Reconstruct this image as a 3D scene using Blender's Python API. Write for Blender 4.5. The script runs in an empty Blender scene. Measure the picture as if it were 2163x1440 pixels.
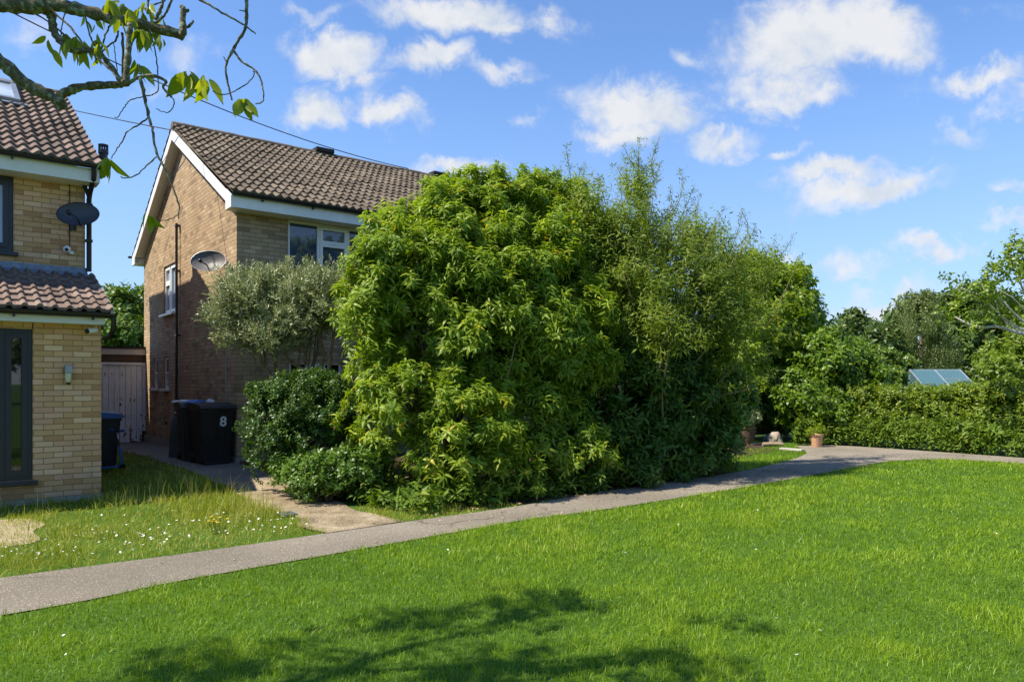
import bpy, bmesh, math, random
import numpy as np
from mathutils import Vector, Matrix

random.seed(7)
RNG = np.random.default_rng(11)
sc = bpy.context.scene
COL = sc.collection
PI = math.pi

# ------------------------------------------------------------------ layout frame
# camera at (0,0,1.62) looking along +Y.  Houses are turned 38.1 degrees.
TH = math.radians(38.1)
EX = np.array([math.cos(TH), math.sin(TH), 0.0])      # along the house fronts
EY = np.array([-math.sin(TH), math.cos(TH), 0.0])     # away behind the houses
EYE = 1.62
FPX, CU, HV = 1544.0, 1081.5, 805.0                   # surveyed lens, photo pixels


def ab(a, b, z=0.0):
    return a * EX + b * EY + np.array([0, 0, z])


def W(u, v, Y):
    return np.array([(u - CU) / FPX * Y, Y, EYE - (v - HV) / FPX * Y])


def G(u, v, z=0.0):
    Y = FPX * (EYE - z) / (v - HV)
    return np.array([(u - CU) / FPX * Y, Y, z])


OL = np.array([-5.675, 10.1, 0.0])      # front corner of the left house extension
OH = np.array([-4.858, 12.9, 0.0])      # front corner of the brown house


def sst(t):
    t = np.clip(t, 0, 1)
    return t * t * (3 - 2 * t)


def ground_z(X, Y):
    X = np.asarray(X, float); Y = np.asarray(Y, float)
    a = X * EX[0] + Y * EX[1]; b = X * EY[0] + Y * EY[1]
    h = 0.17 * sst((b - 10) / 2.6) * sst((a - 1.7) / 1.8) * (1 - sst((a - 9) / 3)) * (1 - .6 * sst((b - 15) / 5))
    return h


# ------------------------------------------------------------------ node helpers
class NT:
    def __init__(s, mat):
        s.t = mat.node_tree; s.n = s.t.nodes; s.l = s.t.links

    def new(s, typ, ins=None, **kw):
        nd = s.n.new(typ)
        for k, v in kw.items():
            setattr(nd, k, v)
        if ins:
            for k, v in ins.items():
                sk = nd.inputs[k]
                if isinstance(v, bpy.types.NodeSocket):
                    s.l.new(v, sk)
                else:
                    sk.default_value = v
        return nd

    def math(s, op, a, b=0.0, c=0.0, clamp=False):
        nd = s.new('ShaderNodeMath', operation=op, use_clamp=clamp)
        for i, v in enumerate((a, b, c)):
            if isinstance(v, bpy.types.NodeSocket):
                s.l.new(v, nd.inputs[i])
            else:
                nd.inputs[i].default_value = v
        return nd.outputs[0]

    def vmath(s, op, a, b=None, scale=None):
        nd = s.new('ShaderNodeVectorMath', operation=op)
        for i, v in enumerate((a, b)):
            if v is None:
                continue
            if isinstance(v, bpy.types.NodeSocket):
                s.l.new(v, nd.inputs[i])
            else:
                nd.inputs[i].default_value = v
        if scale is not None:
            nd.inputs['Scale'].default_value = scale
        return nd

    def ramp(s, fac, stops, interp='LINEAR'):
        nd = s.new('ShaderNodeValToRGB')
        cr = nd.color_ramp; cr.interpolation = interp
        while len(cr.elements) < len(stops):
            cr.elements.new(0.5)
        for e, (p, c) in zip(cr.elements, stops):
            e.position = p
            e.color = (c[0], c[1], c[2], 1)
        s.l.new(fac, nd.inputs[0])
        return nd.outputs[0]

    def noise(s, vec, scale, detail=4.0, rough=0.6):
        nd = s.new('ShaderNodeTexNoise', {'Scale': scale, 'Detail': detail, 'Roughness': rough})
        if vec is not None:
            s.l.new(vec, nd.inputs['Vector'])
        return nd.outputs[0]

    def mix(s, fac, a, b, blend='MIX'):
        nd = s.new('ShaderNodeMix', data_type='RGBA', blend_type=blend)
        for k, v in ((0, fac), (6, a), (7, b)):
            if isinstance(v, bpy.types.NodeSocket):
                s.l.new(v, nd.inputs[k])
            elif k == 0:
                nd.inputs[k].default_value = v
            else:
                nd.inputs[k].default_value = (v[0], v[1], v[2], 1)
        return nd.outputs[2]


MATS = {}


def mat(name):
    m = bpy.data.materials.new(name); m.use_nodes = True
    MATS[name] = m
    nt = NT(m)
    b = nt.n['Principled BSDF']
    return m, nt, b


def plain(name, col, rough=0.5, metal=0.0, var=0.12, scale=6.0, bump=0.0, spec=0.5, bscale=60.0):
    """a painted / plastic / metal surface with slight blotches and wear"""
    m, nt, b = mat(name)
    tc = nt.new('ShaderNodeTexCoord').outputs['Object']
    n = nt.noise(tc, scale, 6, .65)
    lo = tuple(c * (1 - var) for c in col); hi = tuple(min(1, c * (1 + var)) for c in col)
    nt.l.new(nt.ramp(n, [(.3, lo), (.7, hi)]), b.inputs['Base Color'])
    nt.l.new(nt.math('MULTIPLY_ADD', n, .2, rough - .1), b.inputs['Roughness'])
    b.inputs['Metallic'].default_value = metal
    b.inputs['Specular IOR Level'].default_value = spec
    if bump:
        bp = nt.new('ShaderNodeBump', {'Strength': bump, 'Distance': .01, 'Height': nt.noise(tc, bscale, 4, .7)})
        nt.l.new(bp.outputs[0], b.inputs['Normal'])
    return m


def brick(name, stops, mortar, dirt=0.35):
    m, nt, b = mat(name)
    tc = nt.new('ShaderNodeTexCoord')
    o = nt.new('ShaderNodeSeparateXYZ', {0: tc.outputs['Object']})
    nn = nt.new('ShaderNodeSeparateXYZ', {0: tc.outputs['Normal']})
    side = nt.math('GREATER_THAN', nt.math('ABSOLUTE', nn.outputs[0]), .5)
    mx = nt.new('ShaderNodeMix', data_type='FLOAT')
    nt.l.new(side, mx.inputs[0]); nt.l.new(o.outputs[0], mx.inputs[2]); nt.l.new(o.outputs[1], mx.inputs[3])
    vec = nt.new('ShaderNodeCombineXYZ', {0: mx.outputs[0], 1: o.outputs[2]}).outputs[0]
    # wobble so that the courses are not ruler straight
    wob = nt.new('ShaderNodeTexNoise', {'Scale': 5.0, 'Detail': 3.0, 'Vector': tc.outputs['Object']})
    wv = nt.vmath('SCALE', nt.vmath('SUBTRACT', wob.outputs['Color'], (.5, .5, .5)).outputs[0], scale=.012).outputs[0]
    vec2 = nt.vmath('ADD', vec, wv).outputs[0]
    bk = nt.new('ShaderNodeTexBrick', {'Vector': vec2, 'Color1': (0, 0, 0, 1), 'Color2': (1, 1, 1, 1), 'Mortar': (.5, .5, .5, 1),
                                       'Scale': 1.0, 'Mortar Size': .0055, 'Mortar Smooth': .25, 'Bias': 0.0,
                                       'Brick Width': .225, 'Row Height': .075})
    bk.offset = .5
    col = nt.ramp(bk.outputs['Color'], stops)
    n1 = nt.noise(tc.outputs['Object'], 38, 6, .7)
    n2 = nt.noise(tc.outputs['Object'], 1.3, 5, .6)
    col = nt.mix(nt.math('MULTIPLY', n1, .5), col, nt.mix(.5, col, (.70, .5, .34)))
    spots = nt.math('GREATER_THAN', nt.noise(tc.outputs['Object'], 23, 3, .5), .68)
    col = nt.mix(nt.math('MULTIPLY', spots, .35), col, (.16, .1, .06))
    mcol = nt.mix(n1, tuple(c * .75 for c in mortar), mortar)
    col = nt.mix(bk.outputs['Fac'], col, mcol)
    stain = nt.ramp(n2, [(.35, (1, 1, 1)), (.75, (1 - dirt, 1 - dirt, 1 - dirt * .9))])
    col = nt.mix(1.0, col, stain, 'MULTIPLY')
    damp = nt.math('MULTIPLY', nt.math('SUBTRACT', nt.math('ADD', .22, nt.math('MULTIPLY', n2, .55)), o.outputs[2], clamp=True), 1.6, clamp=True)
    col = nt.mix(damp, col, nt.mix(.6, col, (.13, .105, .06)))
    nt.l.new(col, b.inputs['Base Color'])
    b.inputs['Roughness'].default_value = .85
    b.inputs['Specular IOR Level'].default_value = .25
    h = nt.math('ADD', nt.math('MULTIPLY', bk.outputs['Fac'], -1.0), nt.math('MULTIPLY', n1, .5))
    bp = nt.new('ShaderNodeBump', {'Strength': .7, 'Distance': .008, 'Height': h})
    nt.l.new(bp.outputs[0], b.inputs['Normal'])
    return m


def tiles_mat(name, z0, dz, cols, period):
    m, nt, b = mat(name)
    tc = nt.new('ShaderNodeTexCoord')
    o = nt.new('ShaderNodeSeparateXYZ', {0: tc.outputs['Object']})
    row = nt.math('FLOOR', nt.math('DIVIDE', nt.math('SUBTRACT', o.outputs[2], z0 + .012), dz))
    colx = nt.math('FLOOR', nt.math('DIVIDE', o.outputs[0], period * 2))
    wn = nt.new('ShaderNodeTexWhiteNoise', {'Vector': nt.new('ShaderNodeCombineXYZ', {0: colx, 1: row}).outputs[0]}, noise_dimensions='2D')
    n1 = nt.noise(tc.outputs['Object'], 30, 7, .75)
    n2 = nt.noise(tc.outputs['Object'], 3.5, 5, .65)
    f = nt.math('ADD', nt.math('MULTIPLY', wn.outputs[0], .55), nt.math('MULTIPLY', n2, .45))
    col = nt.ramp(f, cols)
    col = nt.mix(nt.ramp(n1, [(.42, (0, 0, 0)), (.7, (1, 1, 1))]), col, nt.mix(.4, col, (.34, .28, .22)))
    lich = nt.ramp(nt.noise(tc.outputs['Object'], 55, 3, .6), [(.66, (0, 0, 0)), (.74, (1, 1, 1))])
    col = nt.mix(nt.math('MULTIPLY', lich, nt.math('MULTIPLY', n2, .9)), col, (.38, .33, .2))
    nt.l.new(col, b.inputs['Base Color'])
    b.inputs['Roughness'].default_value = .9
    b.inputs['Specular IOR Level'].default_value = .2
    bp = nt.new('ShaderNodeBump', {'Strength': .5, 'Distance': .006, 'Height': n1})
    nt.l.new(bp.outputs[0], b.inputs['Normal'])
    return m


def leaf_mat(name, stops, trans=.32, tcol=(1.25, 1.25, .5), rough=.42, spec=.5):
    m, nt, b = mat(name)
    r = nt.new('ShaderNodeAttribute', attribute_name='rnd').outputs['Fac']
    c = nt.new('ShaderNodeAttribute', attribute_name='clump').outputs['Fac']
    f = nt.math('ADD', nt.math('MULTIPLY', r, .55), nt.math('MULTIPLY', c, .45))
    col = nt.ramp(f, stops)
    nt.l.new(col, b.inputs['Base Color'])
    b.inputs['Roughness'].default_value = rough
    b.inputs['Specular IOR Level'].default_value = spec
    tr = nt.new('ShaderNodeBsdfTranslucent', {'Color': nt.mix(1.0, col, tcol, 'MULTIPLY')})
    ms = nt.new('ShaderNodeMixShader', {0: trans, 1: b.outputs[0], 2: tr.outputs[0]})
    nt.l.new(ms.outputs[0], nt.n['Material Output'].inputs[0])
    return m


def bark_mat(name, c1, c2, scale=25, lichen=None):
    m, nt, b = mat(name)
    tc = nt.new('ShaderNodeTexCoord').outputs['Object']
    n = nt.noise(tc, scale, 6, .7)
    col = nt.ramp(n, [(.35, c1), (.65, c2)])
    if lichen:
        col = nt.mix(nt.ramp(nt.noise(tc, scale * .6, 4, .6), [(.52, (0, 0, 0)), (.62, (1, 1, 1))]), col, lichen)
    nt.l.new(col, b.inputs['Base Color'])
    b.inputs['Roughness'].default_value = .9
    bp = nt.new('ShaderNodeBump', {'Strength': .8, 'Distance': .01, 'Height': n})
    nt.l.new(bp.outputs[0], b.inputs['Normal'])
    return m


# ------------------------------------------------------------------ object helpers
def link(o, parent=None):
    COL.objects.link(o)
    if parent is not None:
        o.parent = parent
    return o


def tag(o, label=None, cat=None, group=None, kind=None):
    if label: o['label'] = label
    if cat: o['category'] = cat
    if group: o['group'] = group
    if kind: o['kind'] = kind
    return o


def thing(name, loc, label, cat, rz=0.0, group=None):
    o = bpy.data.objects.new(name, None)
    o.empty_display_size = .2
    o.location = (float(loc[0]), float(loc[1]), float(loc[2]))
    o.rotation_euler = (0, 0, rz)
    link(o)
    return tag(o, label, cat, group)


class MB:
    """collects shapes into one mesh"""
    def __init__(s):
        s.v = []; s.f = []

    def add(s, vs, fs):
        k = len(s.v)
        s.v += [tuple(map(float, p)) for p in vs]
        s.f += [tuple(i + k for i in f) for f in fs]
        return s

    def box(s, x0, y0, z0, x1, y1, z1, bev=0.0):
        if bev > 0:
            bm = bmesh.new()
            bmesh.ops.create_cube(bm, size=1)
            for v in bm.verts:
                v.co = Vector(((x0 + x1) / 2 + v.co.x * (x1 - x0), (y0 + y1) / 2 + v.co.y * (y1 - y0), (z0 + z1) / 2 + v.co.z * (z1 - z0)))
            bmesh.ops.bevel(bm, geom=bm.edges[:], offset=bev, segments=2, affect='EDGES', profile=.6)
            bm.verts.index_update()
            s.add([v.co[:] for v in bm.verts], [[v.index for v in f.verts] for f in bm.faces])
            bm.free()
            return s
        vs = [(x0, y0, z0), (x1, y0, z0), (x1, y1, z0), (x0, y1, z0), (x0, y0, z1), (x1, y0, z1), (x1, y1, z1), (x0, y1, z1)]
        fs = [(0, 3, 2, 1), (4, 5, 6, 7), (0, 1, 5, 4), (1, 2, 6, 5), (2, 3, 7, 6), (3, 0, 4, 7)]
        return s.add(vs, fs)

    def prism(s, poly, axis, t0, t1):
        """poly: 2-D outline in the two other axes, extruded along axis from t0 to t1"""
        n = len(poly)
        def P(p, t):
            return {'x': (t, p[0], p[1]), 'y': (p[0], t, p[1]), 'z': (p[0], p[1], t)}[axis]
        vs = [P(p, t0) for p in poly] + [P(p, t1) for p in poly]
        fs = [tuple(range(n))[::-1], tuple(range(n, 2 * n))] + [(i, (i + 1) % n, n + (i + 1) % n, n + i) for i in range(n)]
        return s.add(vs, fs)

    def tube(s, pts, r, n=8, cap=True):
        pts = [Vector(p) for p in pts]
        if not hasattr(r, '__len__'):
            r = [r] * len(pts)
        vs = []; fs = []
        up = None
        for i, p in enumerate(pts):
            d = (pts[min(i + 1, len(pts) - 1)] - pts[max(i - 1, 0)])
            if d.length < 1e-9: d = Vector((0, 0, 1))
            d.normalize()
            if up is None:
                up = d.orthogonal().normalized()
            else:
                up = (up - d * up.dot(d))
                up = up.normalized() if up.length > 1e-6 else d.orthogonal().normalized()
            w = d.cross(up)
            for k in range(n):
                a = 2 * PI * k / n
                vs.append(p + (up * math.cos(a) + w * math.sin(a)) * r[i])
        for i in range(len(pts) - 1):
            for k in range(n):
                k2 = (k + 1) % n
                fs.append((i * n + k, i * n + k2, (i + 1) * n + k2, (i + 1) * n + k))
        if cap:
            fs.append(tuple(range(n))[::-1]); fs.append(tuple(range((len(pts) - 1) * n, len(pts) * n)))
        return s.add(vs, fs)

    def lathe(s, prof, c=(0, 0, 0), n=28):
        """prof: (radius, z) pairs round the vertical axis"""
        vs = []; fs = []
        for r, z in prof:
            for k in range(n):
                a = 2 * PI * k / n
                vs.append((c[0] + r * math.cos(a), c[1] + r * math.sin(a), c[2] + z))
        for i in range(len(prof) - 1):
            for k in range(n):
                k2 = (k + 1) % n
                fs.append((i * n + k, i * n + k2, (i + 1) * n + k2, (i + 1) * n + k))
        return s.add(vs, fs)

    def build(s, name, m, parent=None, smooth=False, auto=None):
        me = bpy.data.meshes.new(name)
        me.from_pydata(s.v, [], s.f)
        me.materials.append(m)
        bm = bmesh.new(); bm.from_mesh(me)
        bmesh.ops.recalc_face_normals(bm, faces=bm.faces[:])
        bm.to_mesh(me); bm.free()
        if smooth:
            me.polygons.foreach_set('use_smooth', [True] * len(me.polygons))
            if auto:
                me.set_sharp_from_angle(angle=math.radians(auto))
        o = bpy.data.objects.new(name, me)
        return link(o, parent)


def npmesh(name, V, T, m, parent=None, attrs=None, smooth=True, loc=None):
    V = np.ascontiguousarray(V, np.float32); T = np.ascontiguousarray(T, np.int32)
    me = bpy.data.meshes.new(name)
    me.vertices.add(len(V)); me.vertices.foreach_set('co', V.ravel())
    me.loops.add(T.size); me.loops.foreach_set('vertex_index', T.ravel())
    me.polygons.add(len(T)); me.polygons.foreach_set('loop_start', np.arange(0, T.size, T.shape[1], dtype=np.int32))
    if smooth:
        me.polygons.foreach_set('use_smooth', np.ones(len(T), bool))
    for k, a in (attrs or {}).items():
        at = me.attributes.new(k, 'FLOAT', 'POINT'); at.data.foreach_set('value', np.ascontiguousarray(a, np.float32))
    me.update(calc_edges=True)
    me.materials.append(m)
    o = bpy.data.objects.new(name, me)
    if loc is not None: o.location = loc
    return link(o, parent)


# ------------------------------------------------------------------ leaves
def unit(a):
    return a / np.maximum(np.linalg.norm(a, axis=-1, keepdims=True), 1e-9)


def leaf6(L, Wd, droop, fold=.25):
    t = np.array([0, .38, .38, .75, .75, 1.0]); w = np.array([0, .5, -.5, .36, -.36, 0]) * Wd
    V = np.stack([t * L, w, -droop * L * t * t + np.abs(w) * fold], 1)
    return V, np.array([(0, 2, 1), (1, 2, 4), (1, 4, 3), (3, 4, 5)])


def leaf4(L, Wd, droop, fold=.3):
    t = np.array([0, .45, .45, 1.0]); w = np.array([0, .5, -.5, 0]) * Wd
    V = np.stack([t * L, w, -droop * L * t * t + np.abs(w) * fold], 1)
    return V, np.array([(0, 2, 1), (1, 2, 3)])


def rotz(a): c, s = math.cos(a), math.sin(a); return np.array([[c, -s, 0], [s, c, 0], [0, 0, 1]])
def roty(a): c, s = math.cos(a), math.sin(a); return np.array([[c, 0, s], [0, 1, 0], [-s, 0, c]])
def rotx(a): c, s = math.cos(a), math.sin(a); return np.array([[1, 0, 0], [0, c, -s], [0, s, c]])


def template(rng, n, twig, L, Wd, elev, droop, fn=leaf6, golden=True, sl=.25):
    """n leaves set round a twig that runs along +z; elev = angle of the leaf above the plane"""
    Vs, Ts, ids, k = [], [], [], 0
    for i in range(n):
        f = (i + .5) / n
        V, T = fn(L * rng.uniform(1 - sl, 1 + sl), Wd * rng.uniform(.8, 1.2), droop * rng.uniform(.4, 1.6))
        az = i * 2.399 + rng.uniform(-.4, .4)
        V = V @ rotx(rng.uniform(-.6, .6)).T @ roty(-(elev + .5 * (f - .5) + rng.uniform(-.25, .25))).T @ rotz(az).T
        V[:, 2] += twig * (f - .3)
        Vs.append(V); Ts.append(T + k); ids += [i] * len(V); k += len(V)
    return np.concatenate(Vs), np.concatenate(Ts), np.array(ids)


def scatter(tmpls, P, D, S, rng, roll=True):
    """instance leaf templates at P pointing along D; returns verts, tris, rnd, clump"""
    D = unit(D); n = len(P)
    ref = np.where(np.abs(D[:, 2:3]) < .9, np.array([[0, 0, 1.0]]), np.array([[1.0, 0, 0]]))
    X = unit(np.cross(ref, D)); Yv = np.cross(D, X)
    a = rng.uniform(0, 2 * PI, n)[:, None]
    X, Yv = X * np.cos(a) + Yv * np.sin(a), -X * np.sin(a) + Yv * np.cos(a)
    R = np.stack([X, Yv, D], 2)
    which = rng.integers(0, len(tmpls), n)
    Vo, To, ro, co, k = [], [], [], [], 0
    cl = rng.random(n)
    for j, (tv, tt, ti) in enumerate(tmpls):
        s = np.where(which == j)[0]
        if not len(s): continue
        V = np.einsum('nij,vj->nvi', R[s], tv) * S[s][:, None, None] + P[s][:, None, :]
        m = len(tv)
        Vo.append(V.reshape(-1, 3))
        To.append((tt[None] + (np.arange(len(s)) * m)[:, None, None]).reshape(-1, 3) + k)
        lr = rng.random((len(s), ti.max() + 1))
        ro.append(lr[:, ti].ravel()); co.append(np.repeat(cl[s], m))
        k += len(s) * m
    return np.concatenate(Vo), np.concatenate(To), np.concatenate(ro), np.concatenate(co)


def fold_in(parts):
    Vo, To, ro, co, k = [], [], [], [], 0
    for V, T, r, c in parts:
        Vo.append(V); To.append(T + k); ro.append(r); co.append(c); k += len(V)
    return np.concatenate(Vo), np.concatenate(To), np.concatenate(ro), np.concatenate(co)


def sphere_dirs(n, rng):
    return unit(rng.normal(size=(n, 3)))


def crown(lobes, n, rng, nsub=26, rs=(.18, .34), inner=.15, up=.45, zmin=.05, out=.5, spread=1.0, jag=.25):
    """points in a lumpy crown: lobes -> many sub-lumps on their surface -> points on the lumps"""
    L = np.array(lobes, float)
    area = (L[:, 3] * L[:, 4] + L[:, 4] * L[:, 5] + L[:, 3] * L[:, 5])
    cs, rr, dd = [], [], []
    for l, ar in zip(L, area / area.sum()):
        k = max(5, int(nsub * len(L) * ar))
        d = sphere_dirs(k, rng); d[:, 2] = np.where(d[:, 2] < -.55, -d[:, 2], d[:, 2])
        r = rng.uniform(rs[0], rs[1], k) * l[3:].mean()
        R = l[3:][None]
        c = l[:3] + d * np.maximum(R - r[:, None] * .75, R * .3) * rng.uniform(1 - jag * .6, 1 + jag * .5, k)[:, None]
        cs.append(c); rr.append(r); dd.append(d)
    cs = np.concatenate(cs); rr = np.concatenate(rr); dd = np.concatenate(dd)
    ni = int(n * inner); no = n - ni
    w = rr ** 2; pick = rng.choice(len(rr), no, p=w / w.sum())
    d2 = unit(sphere_dirs(no, rng) + out * dd[pick] * spread)
    P = cs[pick] + d2 * rr[pick][:, None] * (rng.random(no) ** .45)[:, None]
    D = unit(d2 * .6 + dd[pick] * .3 + np.array([0, 0, up]) + rng.normal(size=(no, 3)) * .25)
    if ni:
        pl = rng.choice(len(L), ni, p=area / area.sum())
        q = sphere_dirs(ni, rng) * (rng.random(ni) ** (1 / 2.2))[:, None] * .85
        Pi = L[pl, :3] + q * L[pl, 3:]
        P = np.concatenate([P, Pi]); D = np.concatenate([D, unit(q + np.array([0, 0, up]) + rng.normal(size=(ni, 3)) * .4)])
    ok = P[:, 2] > zmin
    return P[ok], D[ok], cs, rr


def stems(mb, base, tips, r0, rng, n=6, wob=.12, r1=.006):
    for t in tips:
        b = np.array(base[rng.integers(len(base))]) if np.ndim(base) == 2 else np.array(base)
        m = 6
        pts = []
        for i in range(m + 1):
            f = i / m
            p = b * (1 - f) + np.array(t) * f
            p = p + np.array([0, 0, 1.0]) * math.sin(f * PI) * .12 * np.linalg.norm(t - b)
            if 0 < i < m: p = p + rng.normal(size=3) * wob * .5
            pts.append(p)
        mb.tube(pts, [r0 * (1 - f) + r1 * f for f in np.linspace(0, 1, m + 1)], n)


def bush(name, base, label, cat, lobes, n, tmpls, scale, lm, bm, rng, nstems=14, r0=.025, group=None, extra=None, woody='stems', **kw):
    """a shrub or tree: an Empty at the base with foliage and stems; lobes in world coordinates"""
    base = np.array(base, float)
    t = thing(name, base, label, cat, group=group)
    P, D, cs, rr = crown(lobes, n, rng, **kw)
    S = rng.uniform(scale[0], scale[1], len(P))
    parts = [scatter(tmpls, P, D, S, rng)]
    mb = MB()
    if extra:
        parts += extra(mb, cs, rng)
    V, T, r, c = fold_in(parts)
    npmesh('foliage' if woody == 'stems' else 'crown', V - base, T, lm, t, {'rnd': r, 'clump': c})
    if nstems:
        idx = rng.choice(len(cs), min(nstems, len(cs)), replace=False)
        b2 = base + rng.normal(size=(6, 3)) * np.array([.12, .12, 0]) if woody == 'stems' else base[None]
        stems(mb, b2, cs[idx], r0, rng)
    if mb.v:
        mb.v = [(p[0] - base[0], p[1] - base[1], p[2] - base[2]) for p in mb.v]
        mb.build(woody, bm, t, smooth=True)
    return t


# ------------------------------------------------------------------ materials
M = {}
M['brickL'] = brick('pale_brick', [(0, (.46, .225, .085)), (.2, (.64, .365, .14)), (.45, (.76, .455, .21)), (.7, (.70, .37, .21)), (1, (.88, .60, .33))], (.40, .26, .11), .2)
M['brickH'] = brick('brown_brick', [(0, (.22, .145, .08)), (.2, (.39, .275, .15)), (.55, (.47, .34, .19)), (.8, (.42, .29, .165)), (1, (.58, .44, .27))], (.27, .20, .115), .28)
M['white'] = plain('white_board', (.78, .77, .73), .5, var=.09, scale=4)
M['cream'] = plain('cream_board', (.72, .72, .62), .5, var=.05)
M['upvc'] = plain('white_frame', (.82, .82, .79), .3, var=.03)
M['black'] = plain('black_plastic', (.012, .012, .013), .38, var=.3)
M['anth'] = plain('dark_grey_frame', (.022, .025, .03), .4, var=.15)
M['concrete'] = plain('concrete', (.30, .28, .24), .9, var=.3, scale=5, bump=.5)
M['lead'] = plain('lead', (.20, .23, .28), .55, metal=.3, var=.35, scale=9)
M['dishdark'] = plain('dark_mesh_dish', (.045, .05, .06), .5, var=.15)
M['dishgrey'] = plain('grey_dish', (.095, .088, .085), .5, var=.12)
M['galv'] = plain('galvanised', (.35, .35, .36), .4, metal=.8)
M['bin'] = plain('bin_plastic', (.014, .014, .015), .5, var=.6, scale=3, bump=.2)
M['blue'] = plain('blue_plastic', (.02, .11, .32), .4)
M['bluemetal'] = plain('blue_paint', (.02, .14, .42), .3)
M['chrome'] = plain('chrome', (.6, .6, .62), .2, metal=1)
M['sticker'] = plain('white_sticker', (.75, .77, .80), .4, var=.05)
M['terra'] = plain('terracotta', (.56, .32, .18), .85, var=.18, scale=9, bump=.3)
M['terrad'] = plain('weathered_shaded_terracotta', (.13, .075, .05), .85, var=.3, scale=9, bump=.3)  # dark terracotta, deepened further: the large pot's shade is painted into the colour
M['rock'] = plain('stone', (.42, .34, .26), .9, var=.3, scale=6, bump=.8, bscale=20)
M['slab'] = plain('pale_slab', (.45, .42, .36), .9, var=.2, bump=.4)
M['soilpot'] = plain('potting_soil', (.03, .02, .014), .95)
M['felt'] = plain('roofing_felt', (.02, .02, .022), .8)
M['alu'] = plain('aluminium', (.65, .67, .68), .3, metal=.7)
M['fence'] = plain('old_fence', (.10, .065, .04), .9, var=.35, bump=.4)
M['timber'] = plain('brown_timber', (.11, .07, .04), .85, var=.3)
M['lampglass'] = plain('lamp_glass', (.62, .60, .36), .25, var=.05)
M['bag_blue'] = plain('blue_bag', (.05, .20, .55), .3)
M['bag_white'] = plain('white_bag', (.75, .77, .80), .3)
M['grey_green'] = plain('grey_green_plastic', (.07, .10, .11), .5)
M['cable'] = plain('cable_sheath', (.01, .01, .012), .5)
M['log'] = bark_mat('log_bark', (.22, .15, .09), (.42, .32, .2))


def glass_pane(name, col, rough=.02, spec=.9):
    m, nt, b = mat(name)
    tc = nt.new('ShaderNodeTexCoord').outputs['Object']
    n = nt.noise(tc, 1.5, 2, .5)
    nt.l.new(nt.ramp(n, [(.3, tuple(c * .7 for c in col)), (.7, tuple(c * 1.2 for c in col))]), b.inputs['Base Color'])
    b.inputs['Roughness'].default_value = rough
    b.inputs['Specular IOR Level'].default_value = spec
    b.inputs['IOR'].default_value = 1.55
    bp = nt.new('ShaderNodeBump', {'Strength': .04, 'Distance': .02, 'Height': nt.noise(tc, 1.1, 1, .4)})
    nt.l.new(bp.outputs[0], b.inputs['Normal'])
    return m


M['paneD'] = glass_pane('dark_pane', (.012, .013, .014))
M['paneB'] = glass_pane('sky_tinted_pane', (.035, .06, .12))  # blue of the reflected sky painted into the base colour
M['paneN'] = glass_pane('net_and_sky_pane', (.33, .40, .52), .08)  # net curtain tone with reflected sky painted into the grey-blue base
M['paneS'] = glass_pane('skylight_pane', (.45, .50, .55), .05)


def greenhouse_glass():
    m, nt, b = mat('greenhouse_glass')
    b.inputs['Base Color'].default_value = (.11, .22, .25, 1)
    b.inputs['Roughness'].default_value = .12
    tr = nt.new('ShaderNodeBsdfTransparent', {'Color': (.7, .9, .92, 1)})
    ms = nt.new('ShaderNodeMixShader', {0: .3, 1: b.outputs[0], 2: tr.outputs[0]})
    nt.l.new(ms.outputs[0], nt.n['Material Output'].inputs[0])
    return m


M['ghglass'] = greenhouse_glass()


def door_mat():
    m, nt, b = mat('peeling_white_planks')
    tc = nt.new('ShaderNodeTexCoord').outputs['Object']
    n0 = nt.noise(nt.new('ShaderNodeMapping', {'Vector': tc, 'Scale': (14, 14, 5)}).outputs[0], 1.0, 4, .6)
    z = nt.new('ShaderNodeSeparateXYZ', {0: tc}).outputs[2]
    low = nt.math('MULTIPLY', nt.math('SUBTRACT', 1.1, z, clamp=True), .09)
    k = nt.ramp(nt.math('ADD', n0, low), [(.62, (0, 0, 0)), (.66, (1, 1, 1))])
    n1 = nt.noise(tc, 7, 5, .6)
    col = nt.mix(k, nt.ramp(n1, [(.3, (.68, .70, .72)), (.7, (.82, .84, .86))]), nt.ramp(n1, [(.3, (.13, .07, .03)), (.7, (.30, .18, .09))]))
    nt.l.new(col, b.inputs['Base Color'])
    b.inputs['Roughness'].default_value = .7
    bp = nt.new('ShaderNodeBump', {'Strength': .5, 'Distance': .004, 'Height': nt.math('MULTIPLY', k, -1.0)})
    nt.l.new(bp.outputs[0], b.inputs['Normal'])
    return m


M['door'] = door_mat()


def ground_mat(name, stops, scale, bump=.4, fine=90, speck=None, spk=.72, spscale=140, dist=.012):
    m, nt, b = mat(name)
    tc = nt.new('ShaderNodeTexCoord').outputs['Object']
    n1 = nt.noise(tc, scale, 8, .7)
    n2 = nt.noise(tc, fine, 5, .75)
    f = nt.math('ADD', nt.math('MULTIPLY', n1, .6), nt.math('MULTIPLY', n2, .4))
    col = nt.ramp(f, stops)
    if speck:
        s = nt.ramp(nt.noise(tc, spscale, 2, .5), [(spk, (0, 0, 0)), (spk + .03, (1, 1, 1))])
        col = nt.mix(s, col, speck)
    nt.l.new(col, b.inputs['Base Color'])
    b.inputs['Roughness'].default_value = .92
    b.inputs['Specular IOR Level'].default_value = .2
    bp = nt.new('ShaderNodeBump', {'Strength': bump, 'Distance': dist, 'Height': n2})
    nt.l.new(bp.outputs[0], b.inputs['Normal'])
    return m


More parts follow.
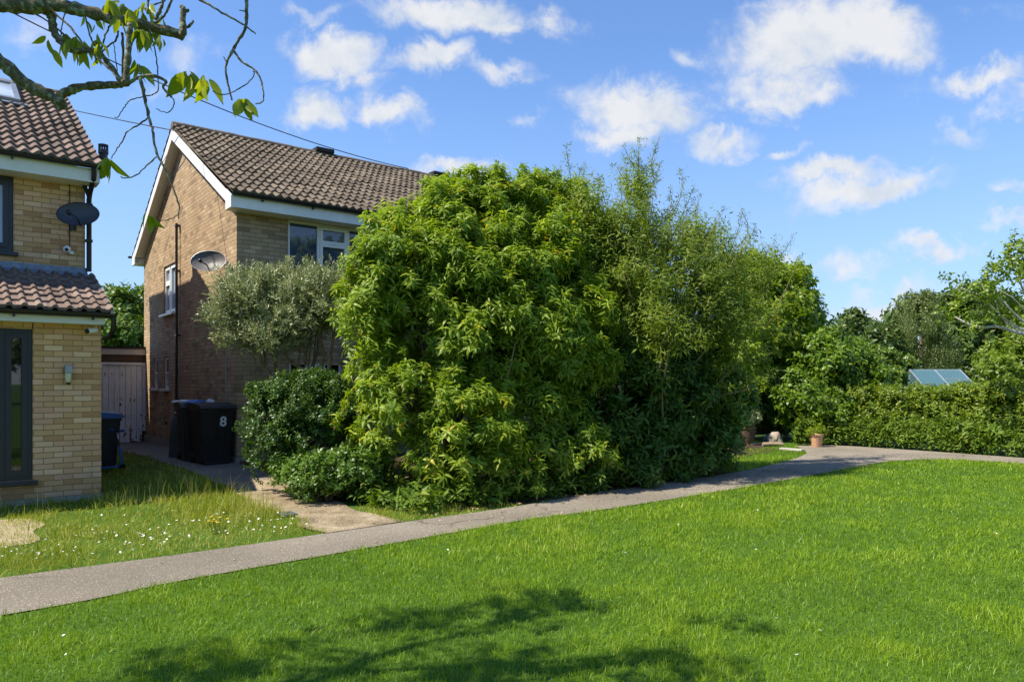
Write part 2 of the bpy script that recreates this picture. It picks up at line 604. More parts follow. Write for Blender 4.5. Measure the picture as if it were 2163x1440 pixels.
M['lawn'] = ground_mat('lawn_ground', [(.3, (.035, .07, .008)), (.55, (.06, .13, .012)), (.75, (.10, .13, .03))], 1.5)
def tarmac_mat():
    m = ground_mat('tarmac', [(.3, (.17, .143, .11)), (.5, (.26, .222, .172)), (.7, (.36, .31, .245))], 2.2, 1.0, 90, (.56, .49, .38), .60, 75)
    nt = NT(m); b = nt.n['Principled BSDF']
    tc = nt.new('ShaderNodeTexCoord').outputs['Object']
    base = b.inputs['Base Color'].links[0].from_socket
    wob = nt.new('ShaderNodeTexNoise', {'Vector': tc, 'Scale': 2.5, 'Detail': 5.0})
    wv = nt.vmath('ADD', tc, nt.vmath('SCALE', wob.outputs['Color'], scale=.5).outputs[0]).outputs[0]
    vo = nt.new('ShaderNodeTexVoronoi', {'Vector': wv, 'Scale': .55}, feature='DISTANCE_TO_EDGE')
    crack = nt.ramp(vo.outputs['Distance'], [(.004, (1, 1, 1)), (.014, (0, 0, 0))])
    keep = nt.ramp(nt.noise(tc, .8, 3, .5), [(.48, (0, 0, 0)), (.56, (1, 1, 1))])
    col = nt.mix(nt.math('MULTIPLY', nt.math('MULTIPLY', crack, keep), .6), base, (.07, .06, .045))
    blot = nt.ramp(nt.noise(tc, .55, 6, .7), [(.42, (1, 1, 1)), (.62, (.72, .72, .70))])
    col = nt.mix(1.0, col, blot, 'MULTIPLY')
    moss = nt.ramp(nt.noise(tc, 6, 6, .75), [(.66, (0, 0, 0)), (.74, (1, 1, 1))])
    col = nt.mix(nt.math('MULTIPLY', moss, .5), col, (.12, .125, .05))
    nt.l.new(col, b.inputs['Base Color'])
    return m


M['tarmac'] = tarmac_mat()
M['gravel'] = ground_mat('gravel_concrete', [(.38, (.12, .085, .045)), (.46, (.27, .20, .115)), (.53, (.40, .31, .19)), (.62, (.58, .48, .32))], 2.2, 1.0, 45, (.66, .58, .45), .60, 60, .03)
M['sidepath'] = ground_mat('old_concrete', [(.3, (.14, .12, .10)), (.7, (.28, .25, .20))], 1.6, .5)
M['soil'] = ground_mat('bed_soil', [(.3, (.03, .02, .012)), (.6, (.08, .055, .035)), (.8, (.15, .10, .06))], 4, 1.0, 40, (.22, .13, .07), .62, 30, .03)

LM = {}
LM['light'] = leaf_mat('light_green_leaves', [(0, (.12, .21, .018)), (.3, (.19, .295, .022)), (.62, (.275, .38, .03)), (.87, (.385, .455, .035)), (.95, (.60, .49, .03)), (1, (.46, .24, .04))], .48, rough=.48, spec=.4)
LM['airy'] = leaf_mat('grey_green_leaves', [(0, (.115, .185, .016)), (.5, (.20, .275, .026)), (.85, (.29, .35, .045)), (1, (.42, .32, .08))], .42, rough=.5, spec=.3)
LM['olive'] = leaf_mat('silver_leaves', [(0, (.12, .16, .065)), (.4, (.23, .27, .11)), (.75, (.36, .39, .19)), (.95, (.50, .48, .24)), (1, (.50, .34, .14))], .28, (1.1, 1.12, .7))
LM['dark'] = leaf_mat('dark_glossy_leaves', [(0, (.025, .07, .006)), (.5, (.05, .115, .009)), (.85, (.09, .16, .012)), (1, (.18, .23, .015))], .28, rough=.42, spec=.45)
LM['laurel'] = leaf_mat('blue_green_leaves', [(0, (.035, .08, .010)), (.5, (.065, .13, .014)), (1, (.14, .21, .024))], .32, rough=.5, spec=.25)
LM['fresh'] = leaf_mat('fresh_leaves', [(0, (.06, .14, .012)), (.5, (.11, .21, .02)), (1, (.20, .29, .04))], .36)
LM['yellow'] = leaf_mat('yellow_green_leaves', [(0, (.12, .20, .010)), (.5, (.23, .33, .015)), (.85, (.34, .41, .024)), (1, (.46, .44, .035))], .46)
LM['hazel'] = leaf_mat('mid_green_leaves', [(0, (.07, .145, .008)), (.5, (.13, .23, .013)), (1, (.24, .33, .022))], .38)
LM['hedge'] = leaf_mat('hedge_leaves', [(0, (.08, .14, .008)), (.5, (.165, .245, .014)), (.85, (.27, .33, .022)), (1, (.36, .36, .04))], .38)
LM['far'] = leaf_mat('far_dark_leaves', [(0, (.06, .11, .018)), (.6, (.10, .155, .025)), (1, (.16, .21, .035))], .28)
LM['willow'] = leaf_mat('weeping_leaves', [(0, (.085, .125, .025)), (.6, (.145, .19, .04)), (1, (.24, .27, .075))], .3)
LM['farmid'] = leaf_mat('far_mid_leaves', [(0, (.07, .13, .012)), (.6, (.13, .21, .018)), (1, (.21, .29, .03))], .34)
LM['maple'] = leaf_mat('right_tree_leaves', [(0, (.10, .18, .012)), (.6, (.19, .28, .022)), (1, (.33, .39, .05))], .42)
LM['cherry'] = leaf_mat('cherry_leaves', [(0, (.16, .24, .008)), (.6, (.27, .35, .012)), (1, (.40, .44, .03))], .55, (1.3, 1.2, .35), .35)
LM['weeds'] = leaf_mat('weed_leaves', [(0, (.075, .145, .012)), (.6, (.15, .24, .02)), (1, (.26, .31, .05))], .38, rough=.55, spec=.3)
LM['grass'] = leaf_mat('lawn_blades', [(0, (.095, .175, .006)), (.35, (.17, .29, .010)), (.65, (.25, .385, .015)), (.9, (.35, .46, .03)), (1, (.54, .53, .16))], .38, (1.15, 1.12, .45), .45, .4)
LM['meadow'] = leaf_mat('long_grass_blades', [(0, (.14, .20, .012)), (.35, (.25, .31, .022)), (.62, (.37, .39, .045)), (.82, (.52, .47, .13)), (1, (.66, .57, .30))], .35, (1.15, 1.12, .5), .5, .3)
BK = {}
BK['grey'] = bark_mat('grey_bark', (.16, .13, .10), (.36, .32, .26), 30)
BK['tan'] = bark_mat('tan_stems', (.15, .10, .05), (.34, .25, .14), 25)
BK['dark'] = bark_mat('dark_stems', (.05, .035, .02), (.14, .10, .06), 25)
BK['pale'] = bark_mat('pale_bark', (.30, .28, .25), (.60, .57, .52), 25)
BK['lichen'] = bark_mat('mossy_bark', (.07, .055, .03), (.19, .16, .075), 60, (.33, .34, .22))
# ------------------------------------------------------------------ ground, paths
def ab_of(X, Y):
    return X * EX[0] + Y * EX[1], X * EY[0] + Y * EY[1]


def spline(pts, n=12):
    pts = [np.array(p, float) for p in pts]
    out = []
    for i in range(len(pts) - 1):
        p0 = pts[max(i - 1, 0)]; p1 = pts[i]; p2 = pts[i + 1]; p3 = pts[min(i + 2, len(pts) - 1)]
        for k in range(n):
            t = k / n
            out.append(.5 * ((2 * p1) + (-p0 + p2) * t + (2 * p0 - 5 * p1 + 4 * p2 - p3) * t * t + (-p0 + 3 * p1 - 3 * p2 + p3) * t ** 3))
    out.append(pts[-1])
    return np.array(out)


FAR = [(-10.4, 1.25), (-7.3, 3.62), (-4.2, 6.0), (-2.93, 6.95), (-1.28, 8.34), (-.01, 9.37), (1.54, 10.86), (3.77, 12.78), (5.42, 14.6), (6.55, 16.3), (6.9, 17.45), (7.1, 18.35)]
HEDGE_EDGE = [(7.1, 18.35), (8.26, 18.3), (9.3, 17.25), (10.75, 15.4), (12.9, 12.6), (15.5, 9.0)]
NEAR = [(-9.7, .25), (-6.6, 2.7), (-3.53, 5.03), (-2.66, 5.93), (-1.32, 7.15), (.1, 8.46), (1.33, 9.33), (3.82, 11.37), (6.47, 13.75), (7.6, 14.7), (8.7, 15.05), (9.75, 14.55), (11.9, 11.8), (14.4, 8.4)]
FARs = spline(FAR, 10); HEDs = spline(HEDGE_EDGE, 10); NEARs = spline(NEAR, 10)
PATH_POLY = np.concatenate([FARs, HEDs[1:], NEARs[::-1]])


def inpoly(X, Y, poly):
    X = np.asarray(X); Y = np.asarray(Y)
    ins = np.zeros(X.shape, bool)
    j = len(poly) - 1
    for i in range(len(poly)):
        xi, yi = poly[i]; xj, yj = poly[j]
        c = ((yi > Y) != (yj > Y)) & (X < (xj - xi) * (Y - yi) / (yj - yi + 1e-12) + xi)
        ins ^= c
        j = i
    return ins


def sheet(name, poly, m, dz, kind='structure', res=.35):
    """a flat-lying sheet that follows the ground, clipped to a polygon"""
    bm = bmesh.new()
    vs = [bm.verts.new((p[0], p[1], 0)) for p in poly]
    es = [bm.edges.new((vs[i], vs[(i + 1) % len(vs)])) for i in range(len(vs))]
    bmesh.ops.triangle_fill(bm, edges=es, use_beauty=True)
    for _ in range(7):
        long = [e for e in bm.edges if e.calc_length() > res * 2]
        if not long: break
        bmesh.ops.subdivide_edges(bm, edges=long, cuts=1)
        bmesh.ops.triangulate(bm, faces=bm.faces[:])
    for v in bm.verts:
        v.co.z = float(ground_z(v.co.x, v.co.y)) + dz
    bmesh.ops.recalc_face_normals(bm, faces=bm.faces[:])
    for f in bm.faces:
        if f.normal.z < 0: f.normal_flip()
    me = bpy.data.meshes.new(name); bm.to_mesh(me); bm.free()
    me.materials.append(m)
    o = bpy.data.objects.new(name, me)
    return tag(link(o), kind=kind)


# ground: a fine patch inside a coarse sheet that reaches the horizon, one mesh
gx = np.concatenate([[-400, -120, -40], np.arange(-20, 20.01, .4), [40, 120, 400]])
gy = np.concatenate([[-300, -60, -12], np.arange(-4, 28.01, .4), [60, 150, 500]])
XX, YY = np.meshgrid(gx, gy)
ZZ = ground_z(XX, YY)
nx, ny = len(gx), len(gy)
V = np.stack([XX.ravel(), YY.ravel(), ZZ.ravel()], 1)
ii = (np.arange(ny - 1)[:, None] * nx + np.arange(nx - 1)[None]).ravel()
F4 = np.stack([ii, ii + 1, ii + nx + 1, ii + nx], 1)
tag(npmesh('lawn', V, F4, M['lawn']), kind='structure')
sheet('path', PATH_POLY, M['tarmac'], .010)


def abp(lst):
    return [tuple(ab(a, b)[:2]) for a, b in lst]


rgd = np.random.default_rng(5)
DRV = [(3.25, 7.30)] + [(3.25 + .1 * math.sin(b * 3.1) + .05 * math.sin(b * 7), b) for b in np.arange(7.6, 11.2, .3)] + [(3.3, 11.3)] + \
      [(4.12, 11.3)] + [(4.15 + .07 * math.sin(b * 4.3), b) for b in np.arange(11.0, 7.7, -.3)] + [(4.2, 7.37)]
DRIVE = np.array(abp(DRV))
sheet('gravel_path', DRIVE, M['gravel'], .016)
SIDE = np.array(abp([(3.25, 11.25), (3.2, 13), (3.15, 16), (2.9, 20.4), (4.13, 20.4), (4.13, 13.1), (4.2, 11.25)]))
sheet('concrete_path', SIDE, M['sidepath'], .012)
BEDFRONT = [(5.0, 8.0), (5.2, 7.62)] + [(a, 7.55 + .06 * math.sin(a * 5)) for a in np.arange(5.6, 11.2, .5)]
BED = np.array(abp(BEDFRONT + [(11.3, 8.6), (13, 9.2), (15.5, 9.6), (18, 13), (11.5, 13), (9, 12.9), (4.3, 12.9), (4.25, 10.2), (4.55, 9.0)]))
sheet('soil', BED, M['soil'], .006)

# ------------------------------------------------------------------ houses
def frame_xz(mb, x0, x1, z0, z1, y0, y1, w):
    mb.box(x0, y0, z0, x1, y1, z0 + w); mb.box(x0, y0, z1 - w, x1, y1, z1)
    mb.box(x0, y0, z0 + w, x0 + w, y1, z1 - w); mb.box(x1 - w, y0, z0 + w, x1, y1, z1 - w)


def frame_yz(mb, y0, y1, z0, z1, x0, x1, w):
    mb.box(x0, y0, z0, x1, y1, z0 + w); mb.box(x0, y0, z1 - w, x1, y1, z1)
    mb.box(x0, y0, z0 + w, x1, y0 + w, z1 - w); mb.box(x0, y1 - w, z0 + w, x1, y1, z1 - w)


def wall_front(mb, x0, x1, z0, z1, y, t, holes):
    """a wall slab in the xz plane, outer face at y, with rectangular openings"""
    xs = sorted({x0, x1} | {h[i] for h in holes for i in (0, 1)})
    for a, b in zip(xs[:-1], xs[1:]):
        hz = sorted([(h[2], h[3]) for h in holes if h[0] <= a + 1e-6 and h[1] >= b - 1e-6])
        z = z0
        for q0, q1 in hz + [(z1, z1)]:
            if q0 > z + 1e-6: mb.box(a, y, z, b, y + t, q0)
            z = q1


def roof_slope(mb, x0, x1, y0, z0, y1, z1, exp, period, amp, lap, prof, rng):
    """courses of interlocking tiles from the eave (y0,z0) up to (y1,z1)"""
    d = np.array([0, y1 - y0, z1 - z0]); L = np.linalg.norm(d); d = d / L
    n = np.array([0, -d[2], d[1]]);  n = n if n[2] > 0 else -n
    rows = int(round(L / exp)); e = L / rows
    k = int((x1 - x0) / period * 10)
    xs = np.linspace(x0, x1, k + 1)
    p = (xs / period) % 1.0
    if prof == 'wave':
        h = amp * np.cos(2 * PI * p)
    else:
        h = np.where(np.abs(p - .5) < .24, amp * np.cos((p - .5) / .24 * PI / 2) ** .8, 0)
    for r in range(rows):
        tw = np.floor(xs / (period * 2)).astype(int)
        jit = rng.normal(size=tw.max() - tw.min() + 2)[tw - tw.min()] * .007
        s0, s1 = r * e + jit, min((r + 1) * e + .02, L)
        lo = np.stack([xs, y0 + d[1] * s0, z0 + d[2] * s0], 1); hi = np.stack([xs, np.full_like(xs, y0 + d[1] * s1), np.full_like(xs, z0 + d[2] * s1)], 1)
        A = lo + n * (h - .012)[:, None]; B = lo + n * (h + lap + jit * .5)[:, None]; Cc = hi + n * (h + .003)[:, None]
        vs = np.concatenate([A, B, Cc]); m = len(xs)
        fs = []
        for i in range(m - 1):
            fs.append((i, i + 1, m + i + 1, m + i)); fs.append((m + i, m + i + 1, 2 * m + i + 1, 2 * m + i))
        mb.add(vs, fs)


def gutter(mb, x0, x1, y, z, r=.055):
    """a half-round gutter along x"""
    a = np.linspace(PI, 2 * PI, 9)
    prof = [(y + r * math.cos(t), z + r * math.sin(t)) for t in a] + [(y + (r - .008) * math.cos(t), z + (r - .008) * math.sin(t)) for t in a[::-1]]
    mb.prism(prof, 'x', x0, x1)


def gutter_brackets(mb, xs, y, z):
    for x in xs:
        mb.box(x - .012, y - .02, z - .09, x + .012, y + .07, z - .05)


def dish_mesh(rx, ry, depth, n=36):
    """a shallow oval bowl facing local -y"""
    mb = MB()
    rings = [0, .25, .5, .75, .93, 1.0]
    vs = []; fs = []
    for side in (0, 1):
        for t in rings:
            for k in range(n):
                a = 2 * PI * k / n
                vs.append((rx * t * math.cos(a), depth * (1 - t * t) + side * .008, ry * t * math.sin(a)))
    m = len(rings)
    for side in (0, 1):
        for i in range(m - 1):
            for k in range(n):
                k2 = (k + 1) % n
                o = side * m * n
                fs.append((o + i * n + k, o + i * n + k2, o + (i + 1) * n + k2, o + (i + 1) * n + k))
    for k in range(n):
        k2 = (k + 1) % n
        fs.append(((m - 1) * n + k, (m - 1) * n + k2, (2 * m - 1) * n + k2, (2 * m - 1) * n + k))
    mb.add(vs, fs)
    return mb


def satellite_dish(loc, wallp, rx, ry, m, label, aim):
    t = thing('satellite_dish', loc, label, 'satellite dish', group='satellite dishes on the house walls')
    q = Vector(aim).to_track_quat('-Y', 'Z')
    Rm = q.to_matrix()
    d = dish_mesh(rx, ry, .075).build('reflector', M[m], t, smooth=True, auto=40)
    d.rotation_euler = q.to_euler()
    rim = MB()
    rim.tube([(rx * math.cos(a), -.002, ry * math.sin(a)) for a in np.linspace(0, 2 * PI, 49)], .006, 6, cap=False)
    o = rim.build('rim', M['galv'] if m == 'dishgrey' else M['black'], t, smooth=True); o.rotation_euler = q.to_euler()
    arm = MB()
    tip = (-.05, -.21, -.13)
    arm.tube([(0.05, .02, -ry * .97), (0.04, -.12, -ry * .75), tip], .011, 8)
    o = arm.build('feed_arm', M['black'], t, smooth=True); o.rotation_euler = q.to_euler()
    lnb = MB()
    lnb.tube([(-.05, -.24, -.13), (-.05, -.17, -.115)], [.026, .03], 12)
    lnb.tube([(-.05, -.21, -.125), (-.05, -.20, -.07)], [.018, .014], 10)
    o = lnb.build('receiver', M['black'], t, smooth=True); o.rotation_euler = q.to_euler()
    back = Rm @ Vector((0, .09, 0))
    w = Vector(wallp) - Vector(loc)
    br = MB()
    br.tube([back, back + (w - back) * .55 + Vector((0, 0, .02)), w], .016, 8)
    br.box(w.x - .03, w.y - .03, w.z - .07, w.x + .03, w.y + .03, w.z + .07)
    br.build('bracket', M['galv'] if m == 'dishgrey' else M['black'], t)
    return t


def gable_house_shell(par, x0, x1, D, yb, eave_z, fy, ry, xo_l, xo_r, ridge_z, tmat, bmat, holesF, holesG, plinth, sgn):
    """shared: main walls with gables, roof, barge boards, soffits.  yb = y of the front wall, D depth"""
    pass


# ---- the brown house, local frame at OH
def H_house():
    t = thing('brick_house', OH, 'brown brick house with white barge boards and a long tiled gable roof behind the shrubs', 'house', TH)
    D, LEN = 7.4, 10.8
    T = .28
    ez, rz_ = 4.62, 7.13
    slope = (rz_ - 4.86) / (D / 2 + .42)
    win = (.93, 2.75, 3.45, 4.60)
    gwin = (.95, 2.0, .95, 1.98)
    w = MB()
    wall_front(w, 0, LEN, .28, ez, 0, T, [win, gwin])
    gapex = 4.62 + (D / 2) * slope
    # gable wall with openings (x = 0 plane)
    gh = [(4.22, 5.32, 3.16, 4.28), (4.86, 5.32, 1.45, 2.18), (5.92, 6.36, 1.45, 2.18)]
    ys = sorted({T, D - T} | {h[i] for h in gh for i in (0, 1)})
    for a, b in zip(ys[:-1], ys[1:]):
        z = .28
        for q0, q1 in sorted([(h[2], h[3]) for h in gh if h[0] <= a + 1e-6 and h[1] >= b - 1e-6]) + [(ez, ez)]:
            if q0 > z + 1e-6: w.box(0, a, z, T, b, q0)
            z = q1
    w.prism([(0, ez), (D, ez), (D, 4.75), (D / 2, gapex + .15), (0, 4.75)], 'x', 0, T)
    w.box(0, D - T, .28, LEN, D, ez)
    w.box(LEN - T, T, .28, LEN, D - T, ez); w.prism([(0, ez), (D, ez), (D / 2, gapex + .02)], 'x', LEN - T, LEN)
    w.build('wall', M['brickH'], t)
    p = MB(); p.box(-.02, -.02, -.1, LEN, .0 + .26, .278); p.box(-.02, .26, -.1, .26, D, .278)
    p.build('plinth', M['concrete'], t)
    # roof
    M['tileH'] = tiles_mat('brown_roof_tiles', 4.86, (rz_ - 4.86) / 16, [(.15, (.060, .045, .031)), (.4, (.095, .072, .050)), (.6, (.13, .099, .07)), (.85, (.185, .145, .10))], .155)
    r = MB()
    roof_slope(r, -.2, LEN + .2, -.42, 4.86, D / 2, rz_, .3, .155, .024, .045, 'wave', RNG)
    roof_slope(r, -.2, LEN + .2, D + .40, 4.86, D / 2, rz_, .3, .155, .024, .045, 'wave', RNG)
    r.prism([(-.40, 4.83), (D / 2, rz_ - .045), (D + .38, 4.83), (D / 2, rz_ - .12)], 'x', -.17, LEN + .17)
    roof = r.build('roof', M['tileH'], t)
    rd = MB()
    x = -.2
    while x < LEN:
        L = .44
        a = np.linspace(-.15 * PI, 1.15 * PI, 10)
        j = random.uniform(-.006, .006)
        rd.prism([(D / 2 + .115 * math.cos(q), rz_ - .03 + j + .10 * math.sin(q)) for q in a], 'x', x, x + L - .008)
        x += L
    rd.build('ridge', M['tileH'], roof, smooth=False)
    for xv in (3.0, 6.3, 7.0):
        v = MB(); v.box(xv, D / 2 - .15, rz_ + .035, xv + .46, D / 2 + .15, rz_ + .135, .02)
        v.build('ridge_vent', M['felt'], roof)
    # barge boards on the near gable, box ends, soffits
    b = MB()
    xo = -.19
    for s in (0, 1):
        y0, y1 = (-.37, D / 2) if s == 0 else (D + .35, D / 2)
        z0 = 4.80; z1 = z0 + abs(y1 - y0) * slope
        b.prism([(y0, z0 - .02), (y1, z1 - .02), (y1, z1 - .24), (y0, z0 - .215)], 'x', xo - .02, xo + .005)
    b.prism([(-.372, 4.60), (-.372, 4.80), (-.06, 4.97), (-.06, 4.60)], 'x', xo - .024, xo + .002)
    b.prism([(D + .352, 4.60), (D + .352, 4.80), (D + .04, 4.97), (D + .04, 4.60)], 'x', xo - .024, xo + .002)
    b.build('barge_board', M['white'], t)
    sf = MB()
    for s in (0, 1):
        y0, y1 = (0, D / 2) if s == 0 else (D, D / 2)
        z0 = 4.80 + .37 * slope - .245; z1 = z0 + abs(y1 - y0) * slope
        sf.prism([(y0, z0 + .03), (y1, z1 + .03), (y1, z1 + .008), (y0, z0 + .008)], 'x', xo + .005, -.001)
    sf.box(xo + .005, -.345, 4.605, LEN, -.002, 4.622)
    sf.box(xo + .005, D + .002, 4.605, LEN, D + .33, 4.622)
    sf.build('soffit', M['cream'], t)
    f = MB(); f.box(xo + .004, -.372, 4.60, LEN + .15, -.346, 4.80); f.box(xo + .004, D + .332, 4.60, LEN + .15, D + .352, 4.80)
    f.build('fascia', M['white'], t)
    g = MB(); gutter(g, xo - .02, LEN + .1, -.43, 4.845); gutter(g, xo - .1, LEN, D + .41, 4.845)
    gt = g.build('gutter', M['black'], t, smooth=True, auto=40)
    for xb in np.arange(.32, 8.5, .92):
        q = MB(); gutter_brackets(q, [xb], -.43, 4.845); q.build('gutter_bracket', M['black'], gt)
    # upper front window
    def front_window(x0, x1, z0, z1, dark):
        fr = MB()
        frame_xz(fr, x0, x1, z0, z1, .035, .11, .045)
        lw = .319 * (x1 - x0); xm = x0 + lw; xm2 = x1 - lw
        fr.box(xm, .035, z0 + .045, xm + .05, .11, z1 - .045); fr.box(xm2 - .05, .035, z0 + .045, xm2, .11, z1 - .045)
        zt = z1 - .36
        frame_xz(fr, xm + .052, xm2 - .052, zt, z1 - .047, .022, .1, .055)
        frame_xz(fr, xm + .052, xm2 - .052, z0 + .047, zt - .004, .022, .1, .055)
        wobj = fr.build('window', M['upvc'], t)
        for (a, b_, c, d) in ((x0 + .045, xm, z0 + .045, z1 - .045), (xm2, x1 - .045, z0 + .045, z1 - .045), (xm + .1, xm2 - .1, zt + .05, z1 - .1), (xm + .1, xm2 - .1, z0 + .1, zt - .05)):
            q = MB(); q.box(a, .07, c, b_, .078, d); q.build('pane', M['paneB'] if not dark else M['paneD'], wobj)
        s = MB(); s.box(x0 - .04, -.05, z0 - .05, x1 + .04, .035, z0 - .003, .008); s.build('sill', M['upvc'], wobj)
        back = MB(); back.box(x0, .2, z0, x1, .22, z1); back.build('dark_backing', M['felt'], wobj)  # dark panel closing the opening behind the panes
    front_window(*win[:2], win[2], win[3], False)
    front_window(gwin[0], gwin[1], gwin[2], gwin[3], True)
    # gable window: vent over a casement on the far side, tall casement on the near side
    y0, y1, z0, z1 = gh[0]
    fr = MB(); frame_yz(fr, y0, y1, z0, z1, .045, .12, .045)
    ym = y0 + .58
    fr.box(.045, ym - .03, z0 + .045, .12, ym + .03, z1 - .045)
    frame_yz(fr, ym + .032, y1 - .047, z1 - .40, z1 - .047, .028, .1, .05)
    frame_yz(fr, ym + .032, y1 - .047, z0 + .047, z1 - .404, .028, .1, .05)
    frame_yz(fr, y0 + .047, ym - .032, z0 + .047, z1 - .047, .028, .1, .05)
    wobj = fr.build('window', M['upvc'], t)
    for a, b_, c, d in ((ym + .08, y1 - .095, z1 - .35, z1 - .095), (ym + .08, y1 - .095, z0 + .095, z1 - .45), (y0 + .095, ym - .08, z0 + .095, z1 - .095)):
        q = MB(); q.box(.07, a, c, .078, b_, d); q.build('pane', M['paneN'], wobj)
    s = MB(); s.box(-.10, y0 - .06, z0 - .055, .045, y1 + .06, z0 - .003, .01); s.build('sill', M['upvc'], wobj)
    for y0, y1, z0, z1 in gh[1:]:
        fr = MB(); frame_yz(fr, y0, y1, z0, z1, .03, .12, .06)
        fr.box(.03, y0 + .05, (z0 + z1) / 2 - .02, .12, y1 - .05, (z0 + z1) / 2 + .02)
        wobj = fr.build('window', plain('grubby_frame', (.78, .70, .63), .6), t)
        q = MB(); q.box(.06, y0 + .06, z0 + .06, .068, y1 - .06, (z0 + z1) / 2 - .02); q.build('pane', M['paneN'], wobj)
        q = MB(); q.box(.06, y0 + .06, (z0 + z1) / 2 + .02, .068, y1 - .06, z1 - .06); q.build('pane', M['paneD'], wobj)
        s = MB(); s.box(-.09, y0 - .07, z0 - .06, .08, y1 + .07, z0 - .004, .012); s.build('sill', MATS['grubby_frame'], wobj)
    dp = MB(); dp.tube([(-.07, 3.86, .1), (-.07, 3.86, 5.05)], .027, 12)
    for z in (1.2, 2.6, 4.0, 4.98):
        dp.box(-.1, 3.80, z, -.0, 3.92, z + .04)
    dp.build('soil_pipe', M['black'], t, smooth=True, auto=40)
    cd = MB(); cd.tube([(-.012, .566, .9), (-.012, .566, 2.0), (-.012, .56, 3.65)], .010, 6); cd.build('conduit', plain('grey_conduit', (.42, .40, .38), .5), t)
    vt = MB(); vt.box(-.03, 5.0, .62, .005, 5.12, .70); vt.build('tap_vent', M['black'], t)
    return t


H_house()


